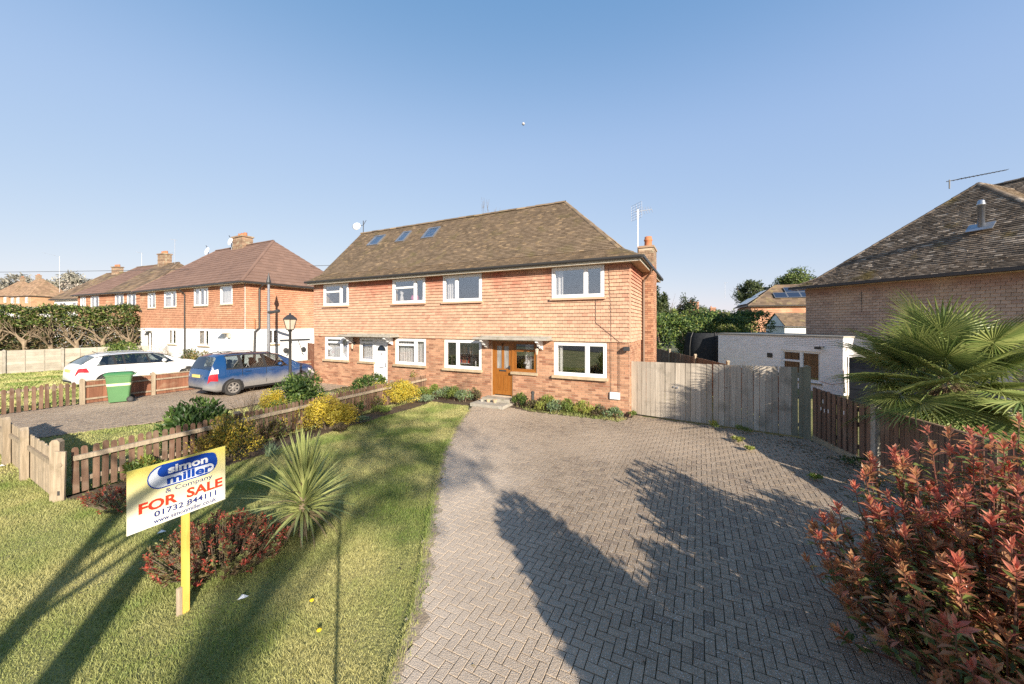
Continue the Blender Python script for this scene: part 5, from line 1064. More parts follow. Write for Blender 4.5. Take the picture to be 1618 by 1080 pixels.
loft([rrect(.321, .264, .60), rrect(.329, .27, .685)]).build('band', mt['binband'], t)
MB().tube([(.39, -.24, .96), (.44, -.24, .99), (.44, .24, .99), (.39, .24, .96)], .018, 6).build('handle', mt['binlid'], t)
for s in (-1, 1):
    wt = MB().lathe([(.05, -.03), (.095, -.03), (.1, -.02), (.1, .02), (.095, .03), (.05, .03)], 18, 0, Matrix.Translation((.30, s*.275, .1)) @ Matrix.Rotation(math.pi/2, 4, 'X')).build('wheel', mt['rubber'], t); MB().lathe([(.055, -.034), (.055, .034)], 14, 0, Matrix.Translation((.30, s*.275, .1)) @ Matrix.Rotation(math.pi/2, 4, 'X')).build('hub', mt['iron'], wt)
# lamp post
t = thing('garden_lamp_post', 'dark green lamp post with a six sided lantern beside the blue car', 'lamp post', (-8.12, 13.55, 0))
MB().lathe([(.11, 0), (.11, .12), (.07, .2), (.055, .6), (.05, 1.2), (.045, 2.52), (.07, 2.55), (.07, 2.6)], 12).build('post', mt['gutter'], t, True)
ln = MB()
for j in range(6):
    a = 2*math.pi*j/6; u = (math.cos(a), math.sin(a)); ln.tube([(u[0]*.13, u[1]*.13, 2.6), (u[0]*.235, u[1]*.235, 2.98)], .014, 4)
ln.lathe([(.13, 2.58), (.14, 2.60), (.13, 2.62)], 6); ln.lathe([(.24, 2.97), (.27, 2.98), (.26, 3.0), (.12, 3.12), (.05, 3.15), (.035, 3.2), (.0, 3.22)], 6); lo = ln.build('lantern_frame', mt['gutter'], t)
for j in range(6):
    a, b = 2*math.pi*j/6, 2*math.pi*(j+1)/6; q = .97
    MB().add([(.13*q*math.cos(a), .13*q*math.sin(a), 2.61), (.13*q*math.cos(b), .13*q*math.sin(b), 2.61), (.232*q*math.cos(b), .232*q*math.sin(b), 2.975), (.232*q*math.cos(a), .232*q*math.sin(a), 2.975)], [(0, 1, 2, 3)]).build('pane', mt['lampglass'], lo)
# for sale sign
SA = math.atan2(.69, .32); SL, SH = .76, .56
t = thing('for_sale_sign', 'yellow and white estate agent FOR SALE board on a yellow post in the grass', 'sign', (-3.34, 3.21, 0), SA)
def BOARD():
    m_, n, l, b = nm('board_print'); tc = n.new('ShaderNodeTexCoord'); sp = n.new('ShaderNodeSeparateXYZ'); l.new(tc.outputs['Object'], sp.inputs[0])
    mr = n.new('ShaderNodeMapRange'); mr.inputs[1].default_value = 1.0; mr.inputs[2].default_value = 1.50; l.new(sp.outputs[2], mr.inputs[0])
    l.new(mixc(n, l, mr.outputs[0], (.74, .72, .63), (.74, .63, .14)), b.inputs['Base Color']); b.inputs['Roughness'].default_value = .45; return m_
mt['board'] = BOARD(); zb_ = .96
MB().box(0, SL, 0, .006, zb_, zb_+SH).build('board', mt['board'], t)
def pill(s0, s1, v0, v1, n=10, y=-.0015):
    x0, x1, z1, z0 = s0*SL, s1*SL, zb_+SH*(1-v0), zb_+SH*(1-v1); r = (z1-z0)/2; zc = (z0+z1)/2
    return [(x1-r+r*math.cos(a), zc+r*math.sin(a)) for a in [-math.pi/2+math.pi*i/n for i in range(n+1)]]+[(x0+r+r*math.cos(a), zc+r*math.sin(a)) for a in [math.pi/2+math.pi*i/n for i in range(n+1)]]
sg = MB().prism(pill(.175, .905, .035, .425), -.002, -.0003).build('logo_pill', mt['blueink'], t)
MB().prism(pill(.187, .80, .06, .405), -.003, -.0022).build('logo_inner', mt['silver'], sg)
MB().prism(pill(.27, .89, .05, .245), -.004, -.0032).build('logo_swoosh', mt['blueink'], sg)
MB().prism(pill(.27, .86, .242, .395), -.0042, -.0034).build('logo_panel', mt['silver'], sg)
def text(s, s0, s1, v0, v1, mat, y, bold=.0, shear=0., par=None):
    cu = bpy.data.curves.new('lettering', 'FONT'); cu.body = s; cu.offset = bold; cu.shear = shear; cu.resolution_u = 3; cu.extrude = .001
    to = bpy.data.objects.new('tmp', cu); C.objects.link(to); dg = bpy.context.evaluated_depsgraph_get(); me = bpy.data.meshes.new_from_object(to.evaluated_get(dg)); bpy.data.objects.remove(to)
    co = np.empty(len(me.vertices)*3); me.vertices.foreach_get('co', co); co = co.reshape(-1, 3); lo_, hi = co.min(0), co.max(0)
    X = s0*SL+(co[:, 0]-lo_[0])/(hi[0]-lo_[0])*(s1-s0)*SL; Z = zb_+SH*(1-v1)+(co[:, 1]-lo_[1])/(hi[1]-lo_[1])*(v1-v0)*SH; Y = y-co[:, 2]*.3
    me.vertices.foreach_set('co', np.stack([X, Y, Z], 1).ravel()); me.materials.clear(); me.materials.append(mt[mat]); me.update(); return link('lettering', me, par or t)
text('simon', .37, .79, .085, .215, 'whiteink', -.0052, .035, par=sg); text('miller', .36, .84, .245, .39, 'blueink', -.0054, .035, par=sg)
text('& Company', .345, .845, .445, .55, 'navyink', -.0012, .006); text('FOR  SALE', .10, .965, .565, .735, 'redink', -.0012, .035)
text('01732 844111', .24, .89, .765, .862, 'navyink', -.0012, .022); text('www.simonmiller.co.uk', .235, .89, .89, .965, 'navyink', -.0012, .015)
MB().box(.40, .455, .008, .043, -.1, 1.42).build('post', mt['yellowpost'], t); MB().box(.36, .398, .012, .04, -.1, .26).build('stake', mt['oldwood'], t)
MB().tube([(.43, -.006, 1.04), (.43, .01, 1.04)], .012, 8).build('bolt', mt['alu'], t)
t = thing('moon', 'tiny pale daytime moon high above the roof', 'moon', (27.7, 900, 490)); bm_ = MB(); bm_.lathe([(3.6*math.sin(math.pi*i/12)+.001, 3.6*math.cos(math.pi*i/12)) for i in range(13)], 16); bm_.build('disc', mt['moon'], t, True)
# ================================================================== PLANTS
G1 = 'shrubs in the bed along the picket fence'
shrub('laurel_shrub', 'glossy dark green shrub just behind the picket fence, nearest the sign', 'shrub', (-7.05, 8.35, 0), .78, .7, 1.22, 1900, .15, .055, lf['laurel'], G1, base=.12, clumps=20, up=.5)
shrub('ochre_shrub', 'ochre and olive shrub in front of the picket fence beside the dark laurel', 'shrub', (-5.95, 7.75, 0), .70, .58, 1.02, 5200, .05, .022, [lf['ochre'], lf['gold'], lf['laurel']], G1, wts=[.62, .2, .18], clumps=18)
shrub('golden_shrub', 'bright yellow shrub in front of the pickets, middle one of the bed', 'shrub', (-4.95, 9.9, 0), .82, .68, 1.08, 6200, .05, .025, [lf['gold'], lf['ochre']], G1, wts=[.85, .15], clumps=20)
shrub('laurel_shrub', 'rounded dark green shrub at the foot of the lamp post', 'shrub', (-6.95, 12.1, 0), .9, .8, 1.35, 3600, .11, .045, [lf['laurel'], lf['spring']], G1, wts=[.8, .2], clumps=22)
shrub('golden_shrub', 'small yellow shrub low on the left of the rounded lamp post shrub', 'shrub', (-7.3, 11.3, 0), .5, .45, .9, 2800, .05, .025, lf['gold'], G1, clumps=10)
shrub('laurel_shrub', 'dark green shrub before the white front door', 'shrub', (-5.55, 14.6, 0), .72, .6, 1.12, 2600, .1, .042, [lf['laurel'], lf['spring']], G1, wts=[.85, .15], clumps=18)
shrub('golden_shrub', 'bright yellow layered shrub nearest the house beside the last pickets', 'shrub', (-4.12, 12.95, 0), .95, .7, 1.1, 6200, .055, .027, [lf['gold'], lf['lime']], G1, wts=[.85, .15], clumps=20)
shrub('golden_shrub', 'little yellow-green sprig between the fence rails', 'shrub', (-5.9, 9.3, 0), .3, .3, .55, 700, .05, .02, [lf['gold'], lf['spring']], G1, wts=[.6, .4], clumps=8)
shrub('bushy_plant', 'yellow-tinged climber leaning on the wall behind the golden shrub', 'plant', (-3.9, 15.1, 0), .5, .35, 1.15, 900, .06, .03, [lf['lime'], lf['ochre']], G1, wts=[.6, .4], clumps=10)
P = []
def bare_shrub(loc, h, label):
    t = thing('bare_shrub', label, 'shrub', loc, 0, G1); m = MB()
    for i in range(9): branch(m, Vector((random.uniform(-.12, .12), random.uniform(-.12, .12), -.02)), Vector((random.uniform(-.6, .6), random.uniform(-.6, .6), 1.)).normalized(), h*.5, .014, 3, 0, .6, .3, 3, None, 2, 3, .004)
    m.build('stem', mt['twig'], t)
bare_shrub((-7.0, 9.9, 0), .95, 'leafless twiggy shrub in front of the blue car'); bare_shrub((-4.9, 13.6, 0), .7, 'leafless brown shrub between the dark shrub and the golden one')
for i, (x, y, r, h, mt_, lb) in enumerate(((-3.05, 13.0, .3, .32, 'grey', 'grey-green clump beside the golden shrub at the house'), (-4.05, 11.6, .35, .22, 'spring', 'low green clump under the golden shrub'), (-4.2, 10.35, .22, .2, 'grey', 'silvery low plant at the lawn edge'), (-4.75, 10.9, .35, .25, 'heather', 'brown low plant at the lawn edge'), (-4.35, 9.5, .3, .25, 'heather', 'dull brown tuft beyond the golden middle shrub'))):
    shrub('low_plant', lb, 'plant', (x, y, 0), r, r, h, 420, .08, .022, lf[mt_], G1, clumps=7, stems=2, up=.8)
for x, y, r, h, mt_, lb in ((-6.75, 6.75, .35, .45, 'spring', 'green spray growing through the first pickets'), (-6.35, 8.6, .35, .6, 'lime', 'yellow-green plant against the pickets beyond the ochre shrub'), (-5.75, 9.0, .4, .5, 'heather', 'brown stemmed plant in front of the pickets before the golden shrub'), (-5.25, 10.9, .4, .6, 'spring', 'leafy green plant against the pickets beyond the golden shrub'), (-4.95, 11.5, .35, .55, 'laurel', 'dark leafy plant against the pickets halfway to the house'), (-4.55, 12.2, .35, .5, 'heather', 'reddish brown plant left of the golden shrub nearest the house'), (-3.35, 13.9, .35, .5, 'spring', 'green clump between the last golden shrub and the wall'), (-6.6, 10.6, .5, .8, 'spring', 'bushy green plant on the drive side of the pickets near the small yellow shrub'), (-5.9, 13.0, .5, .7, 'heather', 'brown bushy plant on the drive side between the dark shrubs')):
    shrub('bed_plant', lb, 'plant', (x, y, 0), r, r*.85, h, 620, .08, .03, [lf[mt_], lf['spring'], lf['ochre']], G1, wts=[.7, .18, .12], clumps=10, stems=4, up=.7)
def tuft(name, label, loc, n, L, Wd, mat, group=None, lean=.5):
    t = thing(name, label, 'plant', loc, 0, group); A = np.stack([rng.normal(0, lean, n), rng.normal(0, lean, n), np.ones(n)], 1)
    P = np.stack([rng.normal(0, L*.12, n), rng.normal(0, L*.12, n), np.zeros(n)], 1); scatter('leaves', [(-.5, 0, 0), (.5, 0, 0), (.4, .55, .06), (-.4, .55, .06), (0, 1, -.05)], [(0, 1, 2, 3), (3, 2, 4)], P, A, rdir(n), rng.uniform(.6, 1, n)*L, Wd, lf[mat], t); return t
tuft('iris_clump', 'strappy leaved clump between ochre shrub and cordyline', (-5.15, 7.9, 0), 40, .38, .022, 'grey')
W2 = 'plants along the foot of the house wall'
wl_ = [(-7.0, -.45, .34, .42, 'spring', 'green clump at the foot of the wall, left end by the pickets'), (-6.55, -.5, .36, .40, 'grey', 'grey-green clump below the left window of the oak door house'), (-6.1, -.5, .38, .42, 'spring', 'leafy clump below the middle of that window'), (-5.65, -.5, .33, .40, 'grey', 'clump just left of the door step'), (-5.3, -.35, .18, .42, 'heather', 'reddish sprig against the wall beside the step'),
       (-3.55, -.32, .26, .40, 'laurel', 'dark clump immediately right of the door step'), (-2.55, -.45, .34, .45, 'lime', 'yellow-green clump beside the bollard light'), (-2.15, -.5, .32, .34, 'grey', 'blue-green clump under the right hand window'), (-1.75, -.45, .28, .36, 'spring', 'green clump under the middle of the right window'), (-1.3, -.45, .3, .34, 'lime', 'bright green clump under the right end of that window'), (-.85, -.4, .3, .26, 'heather', 'brownish sparse plant under the meter box'), (-.4, -.45, .28, .26, 'grey', 'low green clump at the house corner by the gate'), (-2.95, -.5, .2, .25, 'heather', 'bare brown tuft left of the bollard light')]
for x, y, r, h, m_, lb in wl_:
    p = hw(x, y); shrub('wall_plant', lb, 'plant', (p[0], p[1], 0), r*1.15, r*.9, h*1.3, 640, .085, .024, [lf[m_], lf['spring']], W2, wts=[.8, .2], clumps=8, stems=2, up=.9)
blades('bed_grass', [hw(-3.8, -.2), hw(-3.0, -.8), hw(-.1, -.85), hw(0, -.2)], 900, Lr=(.05, .13), Wd=.007, kf=30)
W3 = 'weeds in the paving at the gate'
for x, y, r, h, m_, lb in ((5.35, 9.8, .14, .26, 'lime', 'yellow flowered weed at the foot of the gates'), (5.85, 9.45, .22, .2, 'spring', 'broad green weed under the palm shadow on the gates'), (5.3, 8.7, .16, .1, 'lime', 'bright flat weed in the paving before the gates'), (3.6, 11.0, .14, .18, 'spring', 'small weed at the hinge end of the gates'), (6.65, 7.2, .3, .2, 'laurel', 'dark ivy patch at the foot of the concrete post'), (5.2, 8.1, .1, .06, 'lime', 'tiny weed in the paving joints'), (5.4, 6.6, .1, .07, 'spring', 'small weed in the paving nearer the red shrub')):
    shrub('weed', lb, 'plant', (x, y, .015), r, r, h, 160, .06, .025, lf[m_], W3, clumps=5, stems=1, up=.6)
# debris and straw in the shady corner
n = 3800; x = rng.uniform(4.6, 6.8, n); y = rng.uniform(4.6, 8.9, n); k = x > fence_x(y)-.12-np.abs(rng.normal(0, .75, n)); k &= x < fence_x(y)-.12; x, y = x[k], y[k]; n = len(x)
scatter('leaf_litter', *LEAF2, np.stack([x, y, np.full(n, .026)], 1), np.stack([rng.normal(size=n), rng.normal(size=n), rng.normal(0, .12, n)], 1), np.tile([0, 0, 1.], (n, 1))+rdir(n)*.3, rng.uniform(.03, .12, n), rng.uniform(.006, .02, n), [lf['corddead'], lf['hedgebrown']], None, rng.integers(0, 2, n))
n = 420; x = rng.uniform(-8, 6, n); y = rng.uniform(2.6, 12, n); k = inpoly(x, y, LAWN) | inpoly(x, y, DRIVE); k &= rng.uniform(0, 1, n) < np.where(x > -1, .45, .9); x, y = x[k], y[k]; n = len(x)
scatter('fallen_leaves', *LEAF2, np.stack([x, y, np.full(n, .03)], 1), np.stack([rng.normal(size=n), rng.normal(size=n), rng.normal(0, .15, n)], 1), np.tile([0, 0, 1.], (n, 1))+rdir(n)*.3, rng.uniform(.02, .055, n), rng.uniform(.012, .03, n), [lf['corddead'], lf['heather'], lf['hedgebrown']], None, rng.integers(0, 3, n))
# low red shrubs in the lawn
def red_low(loc, rx, ry, h, n, label):
    t = thing('red_leaved_shrub', label, 'shrub', loc, 0, 'low red leaved shrubs in the lawn'); m = MB(); P, A, N, mi = [], [], [], []
    for i in range(n):
        a, r = random.uniform(0, 2*math.pi), math.sqrt(random.random()); q = Vector((rx*r*math.cos(a), ry*r*math.sin(a), h*(1-.55*r*r)*random.uniform(.45, 1.)))
        b = Vector((q.x*.6, q.y*.6, 0)); m.tube([b, q], [.004, .003], 3, cap=False); ax = (q-b+Vector((0, 0, .15))).normalized(); red = random.random() < .62
        for j in range(13):
            d = (ax*random.uniform(.2, 1.)+Vector((random.gauss(0, .6), random.gauss(0, .6), random.gauss(0, .3)))).normalized(); P.append(q-ax*random.uniform(0, .07)); A.append(d); N.append(ax+Vector((random.gauss(0, .3), random.gauss(0, .3), .3))); mi.append(0 if red and j < 9 else 1)
        if i % 2 == 0:
            for j in range(6): P.append(b.lerp(q, random.uniform(.1, .8))); A.append(Vector((random.gauss(0, 1), random.gauss(0, 1), .4))); N.append(Vector((0, 0, 1))); mi.append(1)
    m.build('stem', mt['bark'], t); k = len(P); scatter('foliage', *LEAF2, P, A, N, rng.uniform(.03, .055, k), rng.uniform(.012, .02, k), [lf['lowred'], lf['lowgreen']], t, np.array(mi))
red_low((-3.42, 4.35, 0), .74, .58, .58, 460, 'low shrub of red and green leaves right behind the sign post')
red_low((-5.9, 5.75, 0), .75, .45, .42, 190, 'sparser red tinged shrub at the foot of the pickets left of the sign')
# cordyline
t = thing('cordyline', 'spiky cordyline with long pale green sword leaves in the lawn', 'plant', (-2.78, 4.92, 0))
MB().lathe([(.06, -.05), (.05, .1), (.045, .3), (.05, .5), (.03, .62)], 9).build('stem', mt['twig'], t, True)
def sword(L, Wd, droop):
    m_ = MB(); vs = []; k = 6
    for i in range(k+1):
        f = i/k; w_ = Wd*(.55+1.3*f if f < .35 else 1.0*(1-((f-.35)/.65)**1.8)+.02); z = -droop*f*f*L; y = L*f*(1-.25*droop*f); vs += [(-w_/2, y, z+.18*w_), (0, y, z), (w_/2, y, z+.18*w_)]
    m_.add(vs, [(3*i+j, 3*i+j+1, 3*i+4+j, 3*i+3+j) for i in range(k) for j in (0, 1)]); return m_
cm = [sword(.86, .045, .06).mesh('blade', lf['cord']), sword(.80, .04, .18).mesh('blade', lf['cord']), sword(.72, .038, .4).mesh('blade', lf['cord'])]; cdm = sword(.6, .03, .55).mesh('blade', lf['corddead'])
for i in range(190):
    f = i/190; el = R(89-92*f**1.1+random.uniform(-9, 9)); az = i*2.39996; z = .60-.34*f
    me = cm[0] if f < .4 else cm[1] if f < .7 else cm[2]
    if f > .86 or random.random() < .03: me = cdm
    d = Vector((math.cos(az)*math.cos(el), math.sin(az)*math.cos(el), math.sin(el))); q = d.to_track_quat('Y', 'Z').to_matrix().to_4x4(); s = random.uniform(.72, 1.08); q = q @ Matrix.Rotation(random.gauss(0, .18), 4, 'Y') @ Matrix.Rotation(random.gauss(0, .07), 4, 'X')
    link('blade', me, t, Matrix.Translation((d.x*.03, d.y*.03, z)) @ q @ Matrix.Diagonal((1, s, s, 1)))
# fan palm
t = thing('fan_palm', 'fan palm with splayed green fronds rising behind the dark fence', 'palm', (7.66, 6.55, 0))
m = MB(); pr = [(.17+.02*math.sin(i*2.1), -.05+1.75*i/14) for i in range(15)]; m.lathe(pr, 12); m.build('trunk', lf['palmdead'], t)
n = 900; a = rng.uniform(0, 2*np.pi, n); zz = rng.uniform(.5, 1.8, n); scatter('fibre', *BLADE, np.stack([.17*np.cos(a), .17*np.sin(a), zz], 1), np.stack([np.cos(a), np.sin(a), rng.normal(-.4, .5, n)], 1), rdir(n), rng.uniform(.1, .3, n), .02, lf['palmdead'], t)
def frond(R0, nl, pet, spread=150):
    m_ = MB(); m_.tube([(0, 0, 0), (0, pet*.5, .03), (0, pet, 0)], [.016, .012, .009], 5)
    for i in range(nl):
        a = R(-spread+2*spread*i/(nl-1)); L = R0*(.72+.28*math.cos(a*.55))*random.uniform(.92, 1.05); dx, dy = math.sin(a), math.cos(a); w_ = .040; vs = []; z0 = .12*math.cos(a)
        dr = random.uniform(.08, .3)
        for f, ww in ((0.03, .012), (.3, w_), (.6, w_*.8), (.85, w_*.4), (1, .003)):
            z = z0*f*.6-dr*max(0, f-.5)**2*L*2; c_ = Vector((dx*L*f, pet+dy*L*f, z)); px_ = Vector((dy, -dx, 0))*ww/2; vs += [c_-px_+Vector((0, 0, .25*ww)), c_, c_+px_+Vector((0, 0, .25*ww))]
        m_.add(vs, [(3*k+j, 3*k+j+1, 3*k+4+j, 3*k+3+j) for k in range(4) for j in (0, 1)])
    return m_
fm_ = [frond(.88, 50, .66).mesh('frond', lf['palm']), frond(.80, 46, .85).mesh('frond', lf['palm']), frond(.76, 44, .52, 135).mesh('frond', lf['palm'])]
for i in range(42):
    f = i/41; el = R(82-104*f+random.uniform(-8, 8)); az = i*2.39996+.4; d = Vector((math.cos(az)*math.cos(el), math.sin(az)*math.cos(el), math.sin(el)))
    q = d.to_track_quat('Y', 'Z').to_matrix().to_4x4() @ Matrix.Rotation(random.uniform(-.5, .5), 4, 'Y') @ Matrix.Rotation(-R(random.uniform(10, 35)), 4, 'X'); link('frond', fm_[i % 3], t, Matrix.Translation((d.x*.1, d.y*.1, 2.0-.35*f)) @ q)
# photinia
t = thing('photinia_shrub', 'large shrub with glossy red and bronze leaves filling the lower right corner', 'shrub', (3.72, 2.78, 0))
def leafshape(L, Wd): 
    V, F = ELL; return MB().add([(x*Wd, y*L, z*L) for x, y, z in V], F)
PH = []; sm = MB()
random.seed(21)
shoots = []
for i in range(430):
    X = random.uniform(2.5, 4.75); Y = random.uniform(1.9, 3.75)
    if ((X-3.5)/1.4)**2+((Y-2.8)/1.02)**2 > 1: continue
    hm = float(np.interp(X, [2.3, 2.7, 3.2, 4.0, 4.7], [.80, 1.08, 1.36, 1.78, 1.98])); shoots.append((X, Y, hm*(random.random()**.55*.80+.2)))
shoots += [(3.07, 3.42, 1.42), (3.13, 3.5, 1.36), (3.0, 3.3, 1.2), (3.62, 3.35, 1.66), (4.02, 3.3, 1.84), (3.8, 3.2, 1.74), (4.3, 3.2, 1.93), (3.45, 3.45, 1.5)]
for X, Y, h in shoots:
    tip = Vector((X-3.5, Y-2.75, h)); b = Vector((tip.x*.32+random.gauss(0, .06), tip.y*.32+random.gauss(0, .06), 0)); md = b.lerp(tip, .55)+Vector((tip.x*.1, tip.y*.1, -.05*h)); up = (tip-md).normalized(); up = (up+Vector((0, 0, .7))).normalized()
    pts = [b, md, tip-up*.22, tip]; sm.tube(pts, [.011, .008, .0045, .003], 5, cap=False)
    kind = 0 if (h > 1.1 and random.random() < .8) or random.random() < .25 else 1
    nl = random.randint(9, 15)
    for j in range(nl):
        f = j/nl; a = j*2.4+random.uniform(-.4, .4); s1 = up.orthogonal().normalized(); s2 = up.cross(s1); side = s1*math.cos(a)+s2*math.sin(a); th_ = R(8+62*f+random.uniform(-10, 14))
        d = (up*math.cos(th_)+side*math.sin(th_)+Vector((random.gauss(0, .1), random.gauss(0, .1), random.gauss(0, .1)))).normalized()
        PH.append((kind if random.random() < .85 else 1-kind, tip-up*(.075*f*random.uniform(.7, 1.3)), d, up*.5-side+Vector((0, 0, .3)), random.triangular(.06, .125, .1)*(.75+.35*f)))
    for j in range(random.randint(9, 15)):
        q = md.lerp(tip-up*.08, random.uniform(-.3, 1)**1 if random.random() < .5 else random.uniform(.5, 1)); d = Vector((random.gauss(0, 1), random.gauss(0, 1), random.uniform(-.2, .7))).normalized(); PH.append((2 if random.random() < .45 else 1, q, d, Vector((random.gauss(0, .3), random.gauss(0, .3), 1)), random.uniform(.08, .12)))
sm.build('stem', M('photinia_stem', (.20, .07, .05), (.14, .09, .06), ns=10), t)
for k_ in range(4400):
    X, Y, h = random.choice(shoots); f = random.uniform(.15, .95); q = Vector(((X-3.5)*(.35+.6*f)+random.gauss(0, .08), (Y-2.75)*(.35+.6*f)+random.gauss(0, .08), h*f)); d = Vector((random.gauss(0, 1), random.gauss(0, 1), random.uniform(-.3, .6))).normalized(); PH.append((random.choice((1, 1, 2, 2, 2)), q, d, Vector((random.gauss(0, .3), random.gauss(0, .3), 1)), random.uniform(.06, .1)))
cl = Vector((3.72, 2.78, 0)); PH.sort(key=lambda q: (q[1]+cl-CAM).length if (q[1].x+3.72) < 1.38*(q[1].y+2.78) and (2.8-q[1].z)/(q[1].y+2.78) < .97 else 99)
pm = [leafshape(1, .31).mesh('leaf', lf[k_]) for k_ in ('pred', 'porange', 'pgreen')]
for kind, q, d, nrm, L in PH[:300]:
    x_ = d.cross(nrm).normalized(); z_ = x_.cross(d); Mx = Matrix((( *x_, 0), (*d, 0), (*z_, 0), (0, 0, 0, 1))).transposed(); Mx.translation = q; link('leaf', pm[kind], t, Mx @ Matrix.Scale(L, 4))
r_ = PH[300:]; scatter('foliage', *ELL, [q[1] for q in r_], [q[2] for q in r_], [q[3] for q in r_], np.array([q[4] for q in r_]), np.array([q[4] for q in r_])*.32*rng.uniform(.75, 1.3, len(r_)), [lf['pred'], lf['porange'], lf['pgreen']], t, np.array([q[0] for q in r_]))
random.seed(5)
# dandelions and scraps in the lawn
for x, y, lb in ((-1.99, 3.68, 'yellow dandelion in the lawn, the one closer to the red shrub'), (-1.73, 3.32, 'yellow dandelion in the lawn, the one closer to the drive')):
    t = thing('dandelion', lb, 'flower', (x, y, 0), 0, 'dandelions in the lawn'); MB().tube([(0, 0, 0), (0, 0, .05)], .003, 4).build('stalk', lf['spring'], t); MB().lathe([(.004, .05), (.02, .055), (.022, .062), (.01, .07)], 10).build('flower_head', mt['yellowflower'], t)
for x, y, lb in ((-2.76, 3.72, 'crumpled white paper scrap in the lawn by the red shrub'), (-10.0, 7.2, 'white scrap lying on the verge at the left edge'), (-4.7, 4.9, 'small pale wrapper in the grass left of the sign')):
    m = MB(); m.add([(0, 0, .02), (.07, .01, .035), (.08, .05, .025), (.01, .05, .04), (.04, .03, .055)], [(0, 1, 4), (1, 2, 4), (2, 3, 4), (3, 0, 4)]); o = m.build('paper_scrap', mt['white']); o.location = (x, y, .01); tag(o, lb, 'litter')
# ---------------------------------------------------------------- hedges and trees
def hedge(name, label, A, B, wd, h0, h1, n, L, Wd, mats, wts, group=None, lump=.25, cat='hedge', botz=0.):
    A, B = Vector((*A, 0)), Vector((*B, 0)); ln_ = (B-A).length; t = thing(name, label, cat, A, math.atan2((B-A).y, (B-A).x), group)
    x = rng.uniform(0, ln_, n); f = rng.uniform(0, 1, n); face = rng.choice(3, n, p=[.45, .4, .15]); hh = h0+(h1-h0)*x/ln_+lump*(np.sin(x*1.7)+np.sin(x*4.1+1)*.5)*.5
    y = np.where(face == 0, -wd/2, rng.uniform(-wd/2, wd/2, n))+rng.normal(0, .09, n)+lump*.5*np.sin(x*2.3+f*5); z = np.where(face == 0, botz+f*(hh-botz), np.where(face == 1, hh, botz+f*(hh-botz)))+rng.normal(0, .09, n)
    P = np.stack([x, y, np.maximum(z, .03)], 1); k = rng.uniform(0, 1, n) < .55+.45*np.sin(x*3.1+z*4+y*3); P = P[k | (face == 1)]; n2 = len(P)
    A_ = rdir(n2)+np.array([0, -.5, .3]); N_ = rdir(n2)*.6+np.array([0, -.6, .5])
    scatter('foliage', *LEAF2, P, A_, N_, rng.uniform(.7, 1.2, n2)*L, rng.uniform(.7, 1.2, n2)*Wd, mats, t, rng.choice(len(mats), n2, p=wts)); return t, ln_
hr_, _ = hedge('laurel_hedge', 'tall dark laurel hedge filling the gap behind the board gates', (8.35, 23.5), (16.8, 25.5), 2.2, 3.0, 3.3, 16000, .19, .085, [lf['laurel'], lf['spring']], [.7, .3], lump=.5)
for i in range(5): MB().tube([(1+i*1.8, 0, 0), (1+i*1.8+.2, 0, 1.2), (1.1+i*1.8, .2, 2.6)], [.08, .06, .03], 6).build('trunk', mt['bark'], hr_)
hl_, ll = hedge('clipped_hedge', 'tall hedge with bare brown trunks and a thin green top behind the grey panel fence', (-39.5, 24.6), (-26.6, 26.6), 1.4, 3.75, 3.85, 26000, .18, .09, [lf['hedge'], lf['spring'], lf['hedgebrown']], [.55, .2, .25], lump=.25, botz=2.7)
for i in range(9):
    x = .5+i*1.5+random.uniform(-.2, .2); m = MB(); f0 = Vector((x, -.4, 0)); f1_ = Vector((x+random.uniform(-.1, .1), -.45, 1.7)); m.tube([f0, f1_], [.15, .12], 7)
    for k_ in range(6): branch(m, f1_-Vector((0, 0, .1*k_)), Vector((random.uniform(-1, 1), random.uniform(-.8, .5), .75)).normalized(), .9, .06, 2, 0, .6, .3, 3, None, 2, 3, .014)
    m.build('trunk', mt['twig'], hl_)
n = 26000; x = rng.uniform(0, ll, n); z = rng.uniform(.1, 3.3, n); scatter('twigs', *LEAF2, np.stack([x, rng.normal(.2, .28, n), z], 1), rdir(n), rdir(n), rng.uniform(.12, .34, n), .06, [lf['hedgebrown'], lf['hedge'], lf['heather']], hl_, rng.choice(3, n, p=[.38, .3, .32]))
shrub('yellow_green_shrub', 'low yellow-green bush at the left edge above the grey fence', 'shrub', (-33.5, 22.5, 0), 3.2, 1.0, 2.15, 2600, .14, .06, [lf['lime'], lf['ochre']], wts=[.6, .4], clumps=22, cr=(.18, .3))
shrub('laurel_shrub', 'bright green bush above the grey fence beside the white walled houses', 'shrub', (-25.9, 24.6, 0), 1.5, .8, 2.0, 2200, .16, .07, [lf['spring'], lf['laurel']], wts=[.55, .45], clumps=16)
shrub('ochre_shrub', 'brown and cream bush in front of the white rendered wall behind the blue car', 'shrub', (-18.0, 21.2, 0), 1.0, .7, 1.55, 1800, .11, .05, [lf['hedgebrown'], lf['ochre'], lf['laurel']], wts=[.5, .3, .2], clumps=14)
shrub('ochre_shrub', 'dark leaved bush behind the nose of the white car', 'shrub', (-19.2, 22.0, 0), .8, .6, 1.75, 1200, .11, .05, [lf['heather'], lf['laurel']], wts=[.6, .4], clumps=12)
bare_shrub((-22.6, 24.3, 0), 1.8, 'twiggy climbing rose against the white ground floor wall')
